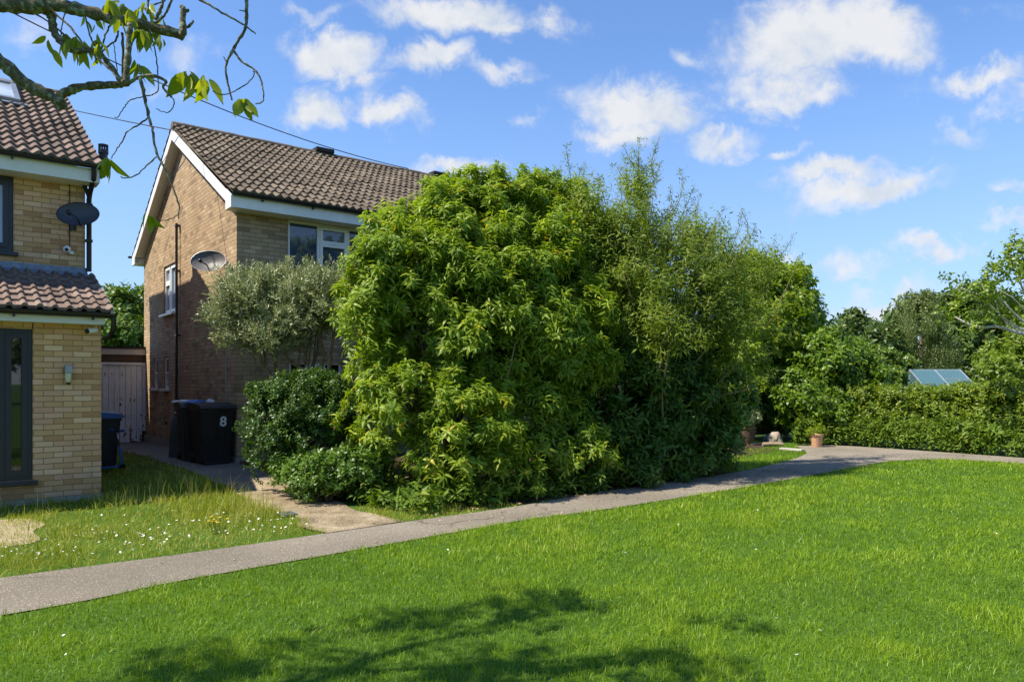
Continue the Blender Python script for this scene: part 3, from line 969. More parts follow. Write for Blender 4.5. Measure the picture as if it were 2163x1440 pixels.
def L_house():
    t = thing('brick_house', OL, 'pale yellow brick house with a tiled front extension and dark grey window frames', 'house', TH)
    LEN, D, T, yb = 7.5, 7.4, .28, 1.42
    rz_ = 7.18; ez = 4.62
    slope = (rz_ - 4.86) / (D / 2 + .42)
    x0 = -LEN
    win = (-3.0, -.91, 3.50, 4.60)
    ew = (-3.3, -.795, .325, 2.305)
    w = MB()
    # extension
    wall_front(w, x0, 0, .076, 2.40, 0, T, [ew])
    w.box(-T, T, .076, 0, yb, 2.40)
    w.prism([(0, 2.40), (yb, 2.40), (yb, 3.16), (0.02, 2.48)], 'x', -T, 0)
    # main walls
    wall_front(w, x0, 0, 2.9, ez, yb, T, [win])
    w.box(-T, yb, .0, 0, yb + D, 2.9); w.box(-T, yb + T, 2.9, 0, yb + D, ez)
    w.prism([(yb, ez), (yb + D, ez), (yb + D / 2, ez + D / 2 * slope + .02)], 'x', -T, 0)
    w.box(x0, yb + D - T, 0, -T, yb + D, ez); w.box(x0, 0, 0, x0 + T, yb + D - T, ez)
    w.prism([(yb, ez), (yb + D, ez), (yb + D / 2, ez + D / 2 * slope + .02)], 'x', x0, x0 + T)
    w.build('wall', M['brickL'], t)
    p = MB(); p.box(x0, -.012, -.15, .012, .2, .075); p.box(-.2, .2, -.15, .012, yb + D, .075)
    p.build('plinth', M['concrete'], t)
    M['tileL'] = tiles_mat('warm_roof_tiles', 4.86, (rz_ - 4.86) / 16, [(.15, (.085, .062, .05)), (.4, (.135, .098, .078)), (.6, (.19, .135, .108)), (.85, (.25, .185, .15))], .155)
    M['tileE'] = tiles_mat('pink_roof_tiles', 2.57, .095, [(.15, (.11, .076, .060)), (.4, (.16, .108, .084)), (.6, (.215, .148, .116)), (.85, (.29, .215, .172))], .165)
    r = MB()
    yc = yb + D / 2
    roof_slope(r, x0 - .1, .16, yb - .42, 4.86, yc, rz_, .3, .16, .026, .045, 'wave', RNG)
    r.prism([(yb - .40, 4.83), (yc, rz_ - .045), (yb + D + .2, 4.80), (yb + D + .2, 4.74), (yc, rz_ - .11)], 'x', x0 - .08, .13)
    roof = r.build('roof', M['tileL'], t)
    rd = MB(); x = x0
    while x < .1:
        a = np.linspace(-.15 * PI, 1.15 * PI, 10)
        rd.prism([(yc + .115 * math.cos(q), rz_ - .03 + .10 * math.sin(q)) for q in a], 'x', x, min(x + .43, .17)); x += .44
    rd.build('ridge', M['tileL'], roof)
    # box dormer of the loft behind the ridge
    dm = MB(); dm.box(x0 + .6, yc + .15, 4.9, -.12, yb + D + .36, 7.14); dm.box(x0 + .5, yc + .1, 7.14, -.04, yb + D + .42, 7.22)
    dm.box(x0 + .6, yb + D + .002, 0, -.0, yb + D + .36, 4.9)  # unseen slab behind the rear wall, added to lengthen the shadow on the gable
    dm.build('dormer_and_shadow_slab', M['felt'], t)
    # skylight on the front slope
    nrm = np.array([0, -slope, 1.0]) / math.hypot(1, slope)
    def onroof(x, s):      # s metres up the slope from the eave line
        k = 1 / math.hypot(1, slope)
        return np.array([x, yb - .42 + s * k, 4.86 + s * k * slope])
    sk = MB(); X0, X1, S0, S1 = -1.95, -.66, 3.05, 4.45
    def bar(xa, xb, sa, sb, h0, h1, mb):
        q = []
        for h in (h0, h1):
            q += [onroof(xa, sa) + nrm * h, onroof(xb, sa) + nrm * h, onroof(xb, sb) + nrm * h, onroof(xa, sb) + nrm * h]
        mb.add(q, [(0, 3, 2, 1), (4, 5, 6, 7), (0, 1, 5, 4), (1, 2, 6, 5), (2, 3, 7, 6), (3, 0, 4, 7)])
    bar(X0, X1, S0, S0 + .10, .02, .10, sk); bar(X0, X1, S1 - .10, S1, .02, .11, sk)
    bar(X0, X0 + .08, S0 + .1, S1 - .1, .02, .10, sk); bar(X1 - .08, X1, S0 + .1, S1 - .1, .02, .10, sk)
    so = sk.build('skylight', plain('skylight_frame', (.28, .30, .32), .4, .5), roof)
    q = MB(); bar(X0 + .08, X1 - .08, S0 + .1, S1 - .1, .05, .07, q); q.build('pane', M['paneS'], roof)
    q = MB(); bar(X0 - .1, X1 + .1, S0 - .12, S0, .028, .05, q); q.build('flashing', M['lead'], roof)
    q = MB(); bar(X0 - .1, X1 + .1, S1, S1 + .14, .04, .07, q); q.build('flashing', M['lead'], roof)
    # eaves of the main roof
    f = MB(); f.box(x0, yb - .372, 4.60, .13, yb - .346, 4.80); f.build('fascia', M['cream'], t)
    s = MB(); s.box(x0, yb - .345, 4.605, .128, yb - .002, 4.622)
    s.prism([(yb - .37, 4.60), (yb - .37, 4.80), (yb - .04, 4.97), (yb - .04, 4.60)], 'x', .115, .14)
    for sd in (0, 1):
        ya, yz = (yb - .37, yc) if sd == 0 else (yb + D + .2, yc)
        z0 = 4.80; z1 = z0 + abs(yz - ya) * slope
        s.prism([(ya, z0 - .02), (yz, z1 - .02), (yz, z1 - .22), (ya, z0 - .20)], 'x', .12, .142)
    s.build('soffit', M['cream'], t)
    g = MB(); gutter(g, x0, .17, yb - .43, 4.845)
    gt = g.build('gutter', M['black'], t, smooth=True, auto=40)
    for xb in (-.95, -1.9, -2.9):
        q = MB(); gutter_brackets(q, [xb], yb - .43, 4.845); q.build('gutter_bracket', M['black'], gt)
    dp = MB()
    dp.tube([(.06, yb - .43, 4.80), (.06, yb - .40, 4.66), (.05, yb - .12, 4.50), (.045, yb - .055, 4.40), (.045, yb - .055, 3.30)], .036, 12)
    dp.tube([(-.02, yb - .05, 4.62), (.045, yb - .055, 4.44)], .03, 10)
    for z in (3.75, 4.3):
        dp.box(-.005, yb - .10, z, .09, yb, z + .035)
    dp.build('downpipe', M['black'], t, smooth=True, auto=40)
    # extension roof
    r = MB()
    roof_slope(r, x0, .09, -.31, 2.555, yb - .02, 3.25, .27, .165, .036, .034, 'roll', RNG)
    r.prism([(-.29, 2.53), (yb, 3.21), (yb, 3.15), (-.29, 2.47)], 'x', x0, .075)
    er = r.build('extension_roof', M['tileE'], t)
    vg = MB()
    for k in range(7):
        s0 = k / 7; s1 = (k + 1) / 7 + .01
        ya, yz = -.31 + 1.71 * s0, -.31 + 1.71 * min(s1, 1)
        za, zz = 2.555 + .695 * s0 + .03, 2.555 + .695 * min(s1, 1) + .012
        vg.prism([(ya, za + .025), (yz, zz + .02), (yz, zz - .07), (ya, za - .06)], 'x', .065, .105)
    vg.build('verge', plain('mortar_verge', (.45, .42, .38), .85), er)
    fl = MB()
    x = x0
    while x < .03:
        xe = min(x + .9, .03)
        m = max(3, int((xe - x) / .02))
        xs = np.linspace(x, xe, m)
        zz = np.where(np.abs(((xs / .165) % 1) - .5) < .24, .03, 0)
        top = [(q, yb - .012, 3.355 + random.uniform(-.003, .003)) for q in xs]
        mid = [(q, yb - .02, 3.27) for q in xs]
        low = [(q, yb - .20, 3.205 + z) for q, z in zip(xs, zz)]
        fs = []
        for i in range(m - 1):
            fs += [(i, i + 1, m + i + 1, m + i), (m + i, m + i + 1, 2 * m + i + 1, 2 * m + i)]
        fl.add(top + mid + low, fs); x = xe + .002
    fl.build('flashing', M['lead'], er)
    f = MB(); f.box(x0, -.252, 2.385, .0, -.226, 2.485)
    f.box(x0, -.225, 2.388, -.002, -.001, 2.402); f.box(-.026, -.225, 2.402, -.0, -.0, 2.48)
    f.build('fascia', M['cream'], t)
    g = MB(); gutter(g, x0, .13, -.31, 2.53)
    g.tube([(.10, -.31, 2.49), (.10, -.31, 2.36), (.09, -.18, 2.25), (.06, .08, 2.2)], .034, 10)
    gt = g.build('gutter', M['black'], t, smooth=True, auto=40)
    for xb in (-.14, -1.02, -1.9):
        q = MB(); gutter_brackets(q, [xb], -.31, 2.53); q.build('gutter_bracket', M['black'], gt)
    # tall dark glazing of the extension
    fr = MB()
    ex0, ex1, z0, z1 = ew
    frame_xz(fr, ex0, ex1, z0, z1, .03, .11, .055)
    frame_xz(fr, -1.09, ex1 - .057, z0 + .057, z1 - .057, .015, .10, .065)
    fr.box(-1.27, .03, z0 + .055, -1.092, .11, z1 - .055)
    frame_xz(fr, -2.2, -1.272, z0 + .057, z1 - .057, .015, .10, .065)
    frame_xz(fr, -3.24, -2.202, z0 + .057, z1 - .057, .015, .10, .065)
    wo = fr.build('window', M['anth'], t)
    for a, b_ in ((-1.03, -.91), (-2.14, -1.33), (-3.18, -2.26)):
        q = MB(); q.box(a, .06, z0 + .115, b_, .068, z1 - .115); q.build('pane', M['paneD'], wo)
    q = MB(); q.box(ex0 - .05, -.06, z0 - .062, ex1 + .055, .03, z0 - .003, .008); q.build('sill', M['anth'], wo)
    # upper window
    fr = MB()
    a0, a1, z0, z1 = win
    frame_xz(fr, a0, a1, z0, z1, yb + .03, yb + .11, .06)
    frame_xz(fr, -1.66, a1 - .062, z0 + .062, z1 - .062, yb + .015, yb + .1, .065)
    frame_xz(fr, -2.94, -1.662, z0 + .062, z1 - .062, yb + .015, yb + .1, .065)
    wo = fr.build('window', M['anth'], t)
    for a, b_ in ((-1.595, a1 - .127), (-2.875, -1.727)):
        q = MB(); q.box(a, yb + .06, z0 + .125, b_, yb + .068, z1 - .125); q.build('pane', M['paneN'], wo)
    q = MB(); q.box(a0 - .05, yb - .06, z0 - .06, a1 + .055, yb + .03, z0 - .003, .008); q.build('sill', M['anth'], wo)
    cb = MB(); cb.tube([(-.205, yb - .008, 4.60), (-.208, yb - .008, 4.0), (-.205, yb - .008, 3.56)], .006, 6)
    cb.build('cable', M['cable'], t)
    cb = MB(); cb.tube([(-.795, -.006, 2.41), (-.795, -.006, 2.306)], .006, 6); cb.build('cable', M['cable'], t)
    fl = MB(); fl.tube([(.0, 1.95, 4.93), (.24, 1.95, 4.93), (.31, 1.95, 4.96), (.33, 1.95, 5.04), (.33, 1.95, 5.32)], .062, 16)
    fl.lathe([(.075, 5.30), (.075, 5.36), (.062, 5.36)], (.33, 1.95, 0), 16)
    for k in range(12):
        a = 2 * PI * k / 12
        fl.box(.33 + .066 * math.cos(a) - .006, 1.95 + .066 * math.sin(a) - .006, 5.36, .33 + .066 * math.cos(a) + .006, 1.95 + .066 * math.sin(a) + .006, 5.43)
    fl.lathe([(0, 5.45), (.075, 5.445), (.075, 5.43), (0, 5.43)], (.33, 1.95, 0), 16)
    fl.build('flue', M['black'], t, smooth=True, auto=40)
    return t


L_house()


def inL(x, y, z): return OL + x * EX + y * EY + np.array([0, 0, z])
def inH(x, y, z): return OH + x * EX + y * EY + np.array([0, 0, z])


AIM = Vector((.20, -.86, .36)).normalized()
satellite_dish(inL(-.14, 1.06, 4.10), inL(-.16, 1.42, 3.98), .285, .200, 'dishdark', 'dark mesh satellite dish on the yellow brick wall by the black downpipe', AIM)
satellite_dish(W(440, 551, 13.0), inH(-.02, .38, 3.70), .310, .208, 'dishgrey', 'pale grey satellite dish on the brown gable wall above the silver shrub', Vector((.02, -.88, .36)).normalized())


def camera_unit(loc, label, round_):
    t = thing('security_camera', loc, label, 'camera', TH, 'security cameras on the yellow house')
    b = MB()
    if round_:
        b.lathe([(0, .0), (.045, .005), (.055, .03), (.05, .065), (.03, .09), (0, .095)], (0, 0, 0), 20)
        o = b.build('body', M['upvc'], t, smooth=True); o.rotation_euler = (math.radians(78), 0, 0); o.location = (0, .09, 0)
        l = MB(); l.lathe([(0, .0), (.022, 0), (.024, .02), (.0, .026)], (0, 0, 0), 16)
        o = l.build('lens', M['black'], t, smooth=True); o.rotation_euler = (math.radians(100), 0, math.radians(-18)); o.location = (-.008, 0.0, -.003)
        k = MB(); k.box(.03, .05, -.06, .09, .105, -.01, .012); k.build('mount', M['upvc'], t)
    else:
        b.tube([(.055, 0, .012), (-.055, -.05, -.012)], .036, 18)
        b.build('body', M['upvc'], t, smooth=True, auto=50)
        l = MB(); l.tube([(-.055, -.05, -.012), (-.075, -.06, -.017)], [.034, .031], 18); l.build('lens', M['black'], t, smooth=True, auto=50)
        k = MB(); k.tube([(.04, 0, .02), (.05, .03, .06), (.05, .05, .085)], .015, 10); k.box(.02, .02, .075, .08, .08, .088); k.build('mount', M['upvc'], t)


camera_unit(inL(-.245, 1.315, 3.60), 'round white security camera on the upper yellow brick wall under the dark dish', True)
camera_unit(inL(-.125, -.08, 2.31), 'bullet shaped white security camera under the white fascia of the extension', False)


def wall_lamp():
    t = thing('wall_lamp', inL(-.40, -.001, 1.70), 'steel and cream glass wall lamp on the yellow brick extension', 'wall lamp', TH)
    b = MB(); b.box(-.045, -.03, .0, .045, -.001, .13, .006); b.box(-.045, -.10, .03, .045, -.03, .13, .01); b.build('housing', M['galv'], t)
    g = MB(); g.lathe([(.0, -.105), (.022, -.10), (.034, -.08), (.038, -.03), (.038, .028)], (0, -.058, 0), 20); g.build('glass', M['lampglass'], t, smooth=True)
    c = MB(); c.lathe([(0, -.128), (.02, -.122), (.030, -.10), (.026, -.096), (0, -.104)], (0, -.058, 0), 20); c.build('end_cap', M['black'], t, smooth=True)


wall_lamp()

# ---- low passage with the peeling door, between the houses
def passage():
    o = ab(3.2, 20.42, 0.0)
    gz = float(ground_z(o[0], o[1]))
    o[2] = gz
    t = thing('flat_roofed_passage', o, 'low flat roofed passage with a peeling white plank door between the two houses', 'outbuilding', TH)
    w = MB(); w.box(-1.6, .0, 0, -.10, .2, 2.22); w.box(.965, 0, 0, 1.03, .2, 2.22); w.box(-.10, 0, 2.06, .965, .2, 2.22)
    w.box(-1.6, 2.6, 0, 1.0, 2.8, 2.22); w.box(-1.6, .2, 0, -1.4, 2.6, 2.22)
    w.box(-.1, .07, .0, .965, .10, 2.06)  # dark board added behind the door to black out the gap at its foot
    w.build('wall', M['timber'], t)
    f = MB(); f.box(-1.6, -.06, 2.225, 1.02, -.02, 2.37); f.build('fascia', plain('faded_fascia', (.55, .50, .47), .6), t)
    r = MB(); r.box(-1.62, -.09, 2.372, 1.02, 2.9, 2.43); r.build('roof', M['felt'], t)
    fr = MB(); fr.box(-.098, -.035, 0, -.03, .05, 2.03); fr.box(.87, -.035, .30, .962, .05, 2.03); fr.box(-.03, -.035, 1.965, .87, .05, 2.03)
    d = MB()
    xs = np.linspace(-.022, .864, 8)
    for i in range(7):
        d.box(xs[i] + .004, .0, .02 + random.uniform(0, .03), xs[i + 1] - .004, .03, 1.955, .004)
    d.box(0, .032, .3, .85, .05, .42); d.box(0, .032, 1.5, .85, .05, 1.62)
    do = d.build('door', M['door'], t)
    fr.build('door_frame', M['door'], do)
    k = MB(); k.lathe([(0, 0), (.022, 0), (.026, .02), (.0, .03)], (0, 0, 0), 14)
    ko = k.build('handle', M['black'], do, smooth=True); ko.rotation_euler = (math.radians(90), 0, 0); ko.location = (.37, 0, .98)


passage()

# ---- bins
def taper(mb, w0, d0, w1, d1, z0, z1, bev=.03):
    bm = bmesh.new(); bmesh.ops.create_cube(bm, size=1)
    for v in bm.verts:
        w, d = (w0, d0) if v.co.z < 0 else (w1, d1)
        v.co = Vector((v.co.x * w, v.co.y * d, z0 if v.co.z < 0 else z1))
    bmesh.ops.bevel(bm, geom=[e for e in bm.edges if abs(e.verts[0].co.z - e.verts[1].co.z) > .1], offset=bev, segments=3, affect='EDGES')
    bm.verts.index_update()
    mb.add([v.co[:] for v in bm.verts], [[v.index for v in f.verts] for f in bm.faces]); bm.free()


def wheelie_bin(loc, rz, label, lid='bin', H=1.0, number=None):
    """two-wheeled bin, front towards local -y"""
    t = thing('wheelie_bin', loc, label, 'wheelie bin', rz, 'wheelie bins beside the houses')
    b = MB(); taper(b, .47, .50, .57, .66, .05, H - .06)
    for x in (-.17, .0, .17):
        b.prism([(-.262, .12), (-.335, H - .15), (-.325, H - .15), (-.25, .12)], 'x', x - .012, x + .012)
    b.box(-.30, -.345, H - .10, .30, .345, H - .055, .012)
    b.box(-.20, -.29, .0, .20, -.20, .055, .01)
    b.build('body', M['bin'], t, smooth=True, auto=35)
    l = MB()
    prof = [(-.37, H - .053), (-.375, H - .02), (-.33, H + .02), (-.05, H + .055), (.25, H + .06), (.36, H + .04), (.37, H - .053)]
    l.prism(prof, 'x', -.31, .31)
    l.tube([(-.25, .37, H - .02), (-.25, .43, H + .0), (.25, .43, H + .0), (.25, .37, H - .02)], .016, 8)
    l.build('lid', M[lid], t, smooth=True, auto=30)
    for s in (-1, 1):
        wv = MB(); c = (s * .245, .27, .10)
        wv.tube([(c[0] - .03, c[1], c[2]), (c[0] + .03, c[1], c[2])], .10, 20)
        wo = wv.build('wheel', M['black'], t, smooth=True, auto=40)
        hb = MB(); hb.tube([(c[0] + s * .028, c[1], c[2]), (c[0] + s * .036, c[1], c[2])], .045, 14); hb.build('hub', M['bin'], wo)
    if number:
        cu = bpy.data.curves.new('number', 'FONT'); cu.body = number; cu.size = .235; cu.extrude = .001; cu.offset = .006
        cu.align_x = 'CENTER'
        tmp = bpy.data.objects.new('tmp', cu); COL.objects.link(tmp)
        dg = bpy.context.evaluated_depsgraph_get()
        me = bpy.data.meshes.new_from_object(tmp.evaluated_get(dg)); bpy.data.objects.remove(tmp)
        me.materials.clear(); me.materials.append(M['sticker'])
        o = bpy.data.objects.new('number', me); link(o, t)
        lean = math.atan2(.08, H - .11)
        o.rotation_euler = (math.radians(90) + lean, 0, 0); o.location = (.085, -.3265, H - .335)
    return t


def gz(p): return float(ground_z(p[0], p[1])) + .012


pA = inH(-.36, .22, 0); pA[2] = gz(pA)
wheelie_bin(pA, TH + math.radians(2), 'black wheelie bin marked with a white 8 by the house corner', H=1.0, number='8')
pB = inH(-.42, 1.02, 0); pB[2] = gz(pB)
wheelie_bin(pB, TH - math.radians(4), 'black wheelie bin with bags on its lid, behind the numbered bin', H=1.0)
pC = W(206, 900, 13.1); pC[2] = float(ground_z(pC[0], pC[1]))
wheelie_bin(pC, TH + math.radians(90), 'black wheelie bin with a blue lid by the side of the yellow house', lid='blue', H=.98)


def bag(loc, m, label, s):
    bm = bmesh.new(); bmesh.ops.create_icosphere(bm, subdivisions=3, radius=1)
    rr = random.Random(sum(map(ord, label)) % 1000)
    ph = [rr.uniform(0, 6) for _ in range(6)]
    for v in bm.verts:
        c = v.co.copy()
        k = 1 + .22 * math.sin(5 * c.x + ph[0]) * math.sin(4 * c.y + ph[1]) + .12 * math.sin(11 * c.x + 7 * c.z + ph[2]) + .08 * math.sin(17 * c.y + ph[3])
        v.co = Vector((c.x * s[0] * k, c.y * s[1] * k, max(c.z, -.45) * s[2] * k + .45 * s[2]))
    me = bpy.data.meshes.new('plastic_bag'); bm.to_mesh(me); bm.free(); me.materials.append(m)
    me.polygons.foreach_set('use_smooth', [True] * len(me.polygons))
    o = link(bpy.data.objects.new('plastic_bag', me)); o.location = loc; o.rotation_euler = (0, 0, TH)
    return tag(o, label, 'bag')


zt = pB[2] + 1.03
bag(inH(-.50, .74, zt), M['bag_blue'], 'crumpled blue plastic bag lying on the black bin lid', (.17, .10, .05))
bag(inH(-.22, .80, zt + .01), M['bag_white'], 'small white plastic bag beside the blue bag on the bin lid', (.075, .07, .05))
bag(inH(-.62, 1.12, zt + .02), M['bag_white'], 'flat pale plastic bag at the back of the bin lid', (.16, .13, .035))


def compost():
    p = inH(-.40, 1.80, 0); p[2] = gz(p)
    t = thing('compost_bin', p, 'grey green ribbed compost bin half hidden behind the black bins', 'compost bin')
    b = MB(); b.lathe([(.0, 0), (.30, .0), (.30, .03), (.285, .25), (.29, .27), (.27, .50), (.275, .52), (.245, .72), (.20, .80)], (0, 0, 0), 28)
    b.build('body', M['grey_green'], t, smooth=True, auto=35)
    l = MB(); l.lathe([(.21, .79), (.215, .83), (.12, .87), (.0, .875)], (0, 0, 0), 28); l.build('lid', M['grey_green'], t, smooth=True, auto=35)


compost()


def scooter():
    p = W(226, 1000, 12.6); p[2] = float(ground_z(p[0], p[1])) + .01
    t = thing('kick_scooter', p, 'blue kick scooter leaning beside the blue lidded bin', 'scooter', math.radians(60))
    d = MB(); d.box(-.32, -.055, .07, .18, .055, .095, .01); d.build('deck', M['bluemetal'], t)
    s = MB(); s.tube([(.20, 0, .08), (.26, 0, .16), (.225, 0, .42)], .022, 10); s.build('neck', M['bluemetal'], t, smooth=True)
    c = MB(); c.tube([(.225, 0, .42), (.18, 0, .70)], .016, 10); c.build('stem', M['chrome'], t, smooth=True)
    h = MB(); h.tube([(.18, -.17, .71), (.18, 0, .70), (.18, .17, .71)], .018, 8); ho = h.build('handlebar', M['black'], t, smooth=True)
    for y in (-1, 1):
        q = MB(); q.tube([(.18, y * .09, .705), (.18, y * .19, .712)], .022, 10); q.build('grip', M['bluemetal'], ho)
    for x in (.27, -.36):
        q = MB(); q.tube([(x, -.017, .06), (x, .017, .06)], .06, 18); q.build('wheel', M['black'], t, smooth=True, auto=40)


scooter()

# ---- overhead wires
def wire(p0, p1, sag, label):
    mb = MB(); pts = []
    for i in range(25):
        f = i / 24; p = p0 * (1 - f) + p1 * f; p = p - np.array([0, 0, sag * 4 * f * (1 - f)]); pts.append(p)
    o = np.array(pts[-1])
    mb.tube([q - o for q in pts], .011, 6)
    w = mb.build('overhead_wire', M['cable'], None, smooth=True); w.location = o
    tag(w, label, 'cable', 'overhead wires to the brown house')


wire(W(-120, -48, 11.0), inH(5.6, 3.7, 7.22), .35, 'overhead wire sloping down to the ridge of the brown roof')
wire(W(-200, 140, 24.0), inH(-.21, 2.9, 6.75), .12, 'overhead wire running behind the yellow house to the brown gable')

# ------------------------------------------------------------------ shrubs and trees
def Lb(u, v, Y, ru, rv, rd):
    """crown lobe from a surveyed position: centre px at distance Y, half sizes in px (width, height) and metres deep"""
    c = W(u, v, Y)
    return (c[0], c[1], c[2], ru / FPX * Y, rd, rv / FPX * Y)


rv_ = np.random.default_rng(21)
T_big = [template(rv_, 10, .13, .150, .050, .42, .62) for _ in range(8)]
T_air = [template(rv_, 9, .26, .075, .020, .5, .5, leaf4) for _ in range(6)]
T_oliv = [template(rv_, 13, .15, .055, .013, .75, .1, leaf4) for _ in range(6)]
T_small = [template(rv_, 9, .10, .045, .024, .5, .3, leaf4) for _ in range(6)]
T_laur = [template(rv_, 7, .12, .13, .045, .4, .45) for _ in range(6)]
T_med = [template(rv_, 8, .14, .075, .045, .45, .4, leaf4) for _ in range(6)]
T_far = [template(rv_, 9, .35, .22, .13, .5, .3, leaf4) for _ in range(6)]
T_weed = [template(rv_, 8, .12, .085, .035, .6, .7, leaf4) for _ in range(6)]
T_hang = [template(rv_, 16, 1.0, .13, .03, -.7, .2, leaf4) for _ in range(6)]


def shoots(tips, tm, lm_scale, step, r0=.008):
    """upright or arching leafy shoots: list of (start, end) points"""
    def fn(mb, cs, rng):
        out = []
        for p0, p1, bow in tips:
            p0 = np.array(p0); p1 = np.array(p1)
            m = 8; side = rng.normal(size=3) * bow * np.array([1, 1, .3])
            pts = [p0 * (1 - f) + p1 * f + side * math.sin(f * PI) for f in np.linspace(0, 1, m)]
            mb.tube(pts, list(np.linspace(r0, .003, m)), 5)
            L = np.linalg.norm(p1 - p0); k = max(3, int(L / step))
            f = np.linspace(.12, 1, k)
            P = p0[None] * (1 - f)[:, None] + p1[None] * f[:, None] + side[None] * np.sin(f * PI)[:, None]
            D = unit((p1 - p0)[None] * .6 / L + rng.normal(size=(k, 3)) * .55)
            S = rng.uniform(lm_scale[0], lm_scale[1], k) * (1.05 - .45 * f)
            out.append(scatter(tm, P + rng.normal(size=P.shape) * .02, D, S, rng))
        return out
    return fn


rng = np.random.default_rng(3)
# big light green shrub
big = [Lb(960, 690, 10.9, 190, 210, 1.0), Lb(860, 590, 10.6, 125, 130, .85), Lb(990, 500, 11.4, 120, 120, .9), Lb(1110, 500, 12.2, 115, 110, .9),
       Lb(1090, 720, 11.3, 190, 250, 1.0), Lb(850, 880, 9.9, 105, 125, .75), Lb(980, 920, 10.1, 130, 130, .8), Lb(1120, 930, 10.9, 130, 120, .8),
       Lb(800, 640, 10.4, 85, 110, .7), Lb(1180, 600, 12.2, 110, 150, .9), Lb(830, 500, 11.0, 70, 70, .6), Lb(1030, 425, 11.8, 110, 62, .7), Lb(1150, 425, 12.5, 80, 55, .7), Lb(930, 440, 11.2, 60, 60, .6),
       Lb(800, 760, 10.1, 70, 80, .55), Lb(1200, 440, 12.6, 60, 60, .6), Lb(1220, 720, 11.9, 100, 150, .8), Lb(1230, 520, 12.6, 80, 95, .7), Lb(1200, 960, 10.9, 110, 90, .6), Lb(1040, 1000, 9.9, 110, 60, .5), Lb(930, 1000, 9.5, 80, 60, .45)]
tips = []
for u, v, Y in ((905, 375, 11.3), (990, 352, 11.6), (1030, 372, 11.7), (1085, 372, 12), (1130, 350, 12.3), (1150, 362, 12.3), (1180, 385, 12.4), (1205, 400, 12.6), (845, 418, 11), (790, 470, 10.7), (760, 480, 10.7), (870, 405, 11.1), (945, 372, 11.5), (735, 520, 10.5), (722, 600, 10.4)):
    p = W(u, v + 6, Y); q = p - np.array([rng.normal() * .12, rng.normal() * .12, .62])
    tips.append((q, p, .05))
for _ in range(34):
    u = rng.uniform(790, 1235); v = np.interp(u, [790, 850, 900, 1000, 1100, 1180, 1240], [462, 425, 385, 362, 362, 372, 400]) + rng.uniform(-16, 22); Y = 10.9 + (u - 790) / 450 * 1.7
    p = W(u, v, Y); tips.append((p - np.array([rng.normal() * .08, rng.normal() * .08, .55]), p, .03))
for _ in range(60):
    u = rng.uniform(735, 1235); v = 470 + abs(u - 1030) * .35 + rng.uniform(-60, 330); p = W(u, v, 9.9 + (u - 740) / 500 * 1.6); tips.append((p - np.array([rng.normal() * .15, .25, .5]), p, .06))
bush('tall_shrub', ab(6.0, 8.75), 'tall light green shrub with drooping whorled leaves standing over the path', 'shrub', big, 20500, T_big, (.42, .78), LM['light'], BK['tan'], rng,
     nstems=46, r0=.030, nsub=60, rs=(.11, .26), inner=.16, up=1.0, jag=.35, extra=shoots(tips, T_big, (.45, .75), .04, .010))

# airy grey-green shrub to its right
airy = [Lb(1290, 560, 12.1, 130, 130, .9), Lb(1400, 590, 12.5, 130, 120, .9), Lb(1500, 600, 12.9, 100, 110, .8), Lb(1340, 460, 12.4, 75, 80, .6), Lb(1250, 440, 12.1, 60, 70, .5),
        Lb(1450, 520, 12.7, 90, 60, .6), Lb(1560, 570, 13.3, 75, 70, .6), Lb(1480, 700, 12.3, 110, 110, .7), Lb(1550, 790, 12.3, 65, 130, .6), Lb(1330, 650, 11.7, 110, 90, .6), Lb(1620, 560, 13.9, 50, 45, .5), Lb(1290, 680, 12.5, 120, 120, .7), Lb(1420, 700, 12.9, 130, 110, .7), Lb(1260, 540, 12.7, 80, 90, .6), Lb(1540, 680, 12.5, 80, 90, .6), Lb(1400, 720, 11.1, 90, 60, .5)]
tips = []
for u, v, Y, du in ((1195, 305, 13, 20), (1350, 292, 13.4, -10), (1395, 345, 13.4, -50), (1440, 360, 13.5, -60), (1465, 395, 13.6, -70), (1470, 420, 13.6, -40), (1260, 375, 13.2, 20), (1310, 350, 13.2, 20), (1350, 330, 13.3, 0), (1570, 440, 14, -60),
                    (1530, 440, 14, -20), (1640, 505, 14.5, -80), (1635, 525, 14.6, -50), (1500, 480, 13.8, -10), (1595, 480, 14.2, -60), (1420, 400, 13.5, -20), (1215, 380, 13, 15), (1235, 350, 13, 10), (1335, 310, 13.3, 5), (1375, 380, 13.4, -10), (1690, 540, 15, -70), (1325, 330, 13.3, 14), (1545, 660, 13, -60), (1440, 690, 12.7, -70)):
    p = W(u, v, Y); q = W(u + du, v + 150, Y)
    tips.append((q, p, .10))
for u, v, Y in ((1300, 470, 13), (1370, 450, 13.2), (1420, 470, 13.4), (1500, 520, 13.8), (1560, 520, 14.0), (1280, 400, 13.1), (1350, 390, 13.3), (1600, 560, 14.3)):
    for _ in range(4):
        p = W(u + rng.normal() * 55, v + rng.normal() * 38 - 30, Y); q = p + np.array([rng.normal() * .3, .1, -.75]); tips.append((q, p, .12))
for k in range(22):
    f = k / 21
    p = W(1170 + 400 * f + rng.normal() * 15, 600 - 60 * math.sin(f * PI) + rng.normal() * 25, 11.5 + .9 * f); q = W(1270 + 90 * f, 790, 11.55 + .3 * f); tips.append((q, p, .07))
bush('airy_shrub', ab(9.6, 8.6), 'loose grey green shrub with wispy upright shoots rising above the tall light green shrub', 'shrub', airy, 6800, T_air, (.8, 1.35), LM['airy'], BK['tan'], rng,
     nstems=60, r0=.022, nsub=24, rs=(.2, .42), inner=.2, up=.5, jag=.5, extra=shoots(tips, T_air, (.8, 1.3), .055, .012))

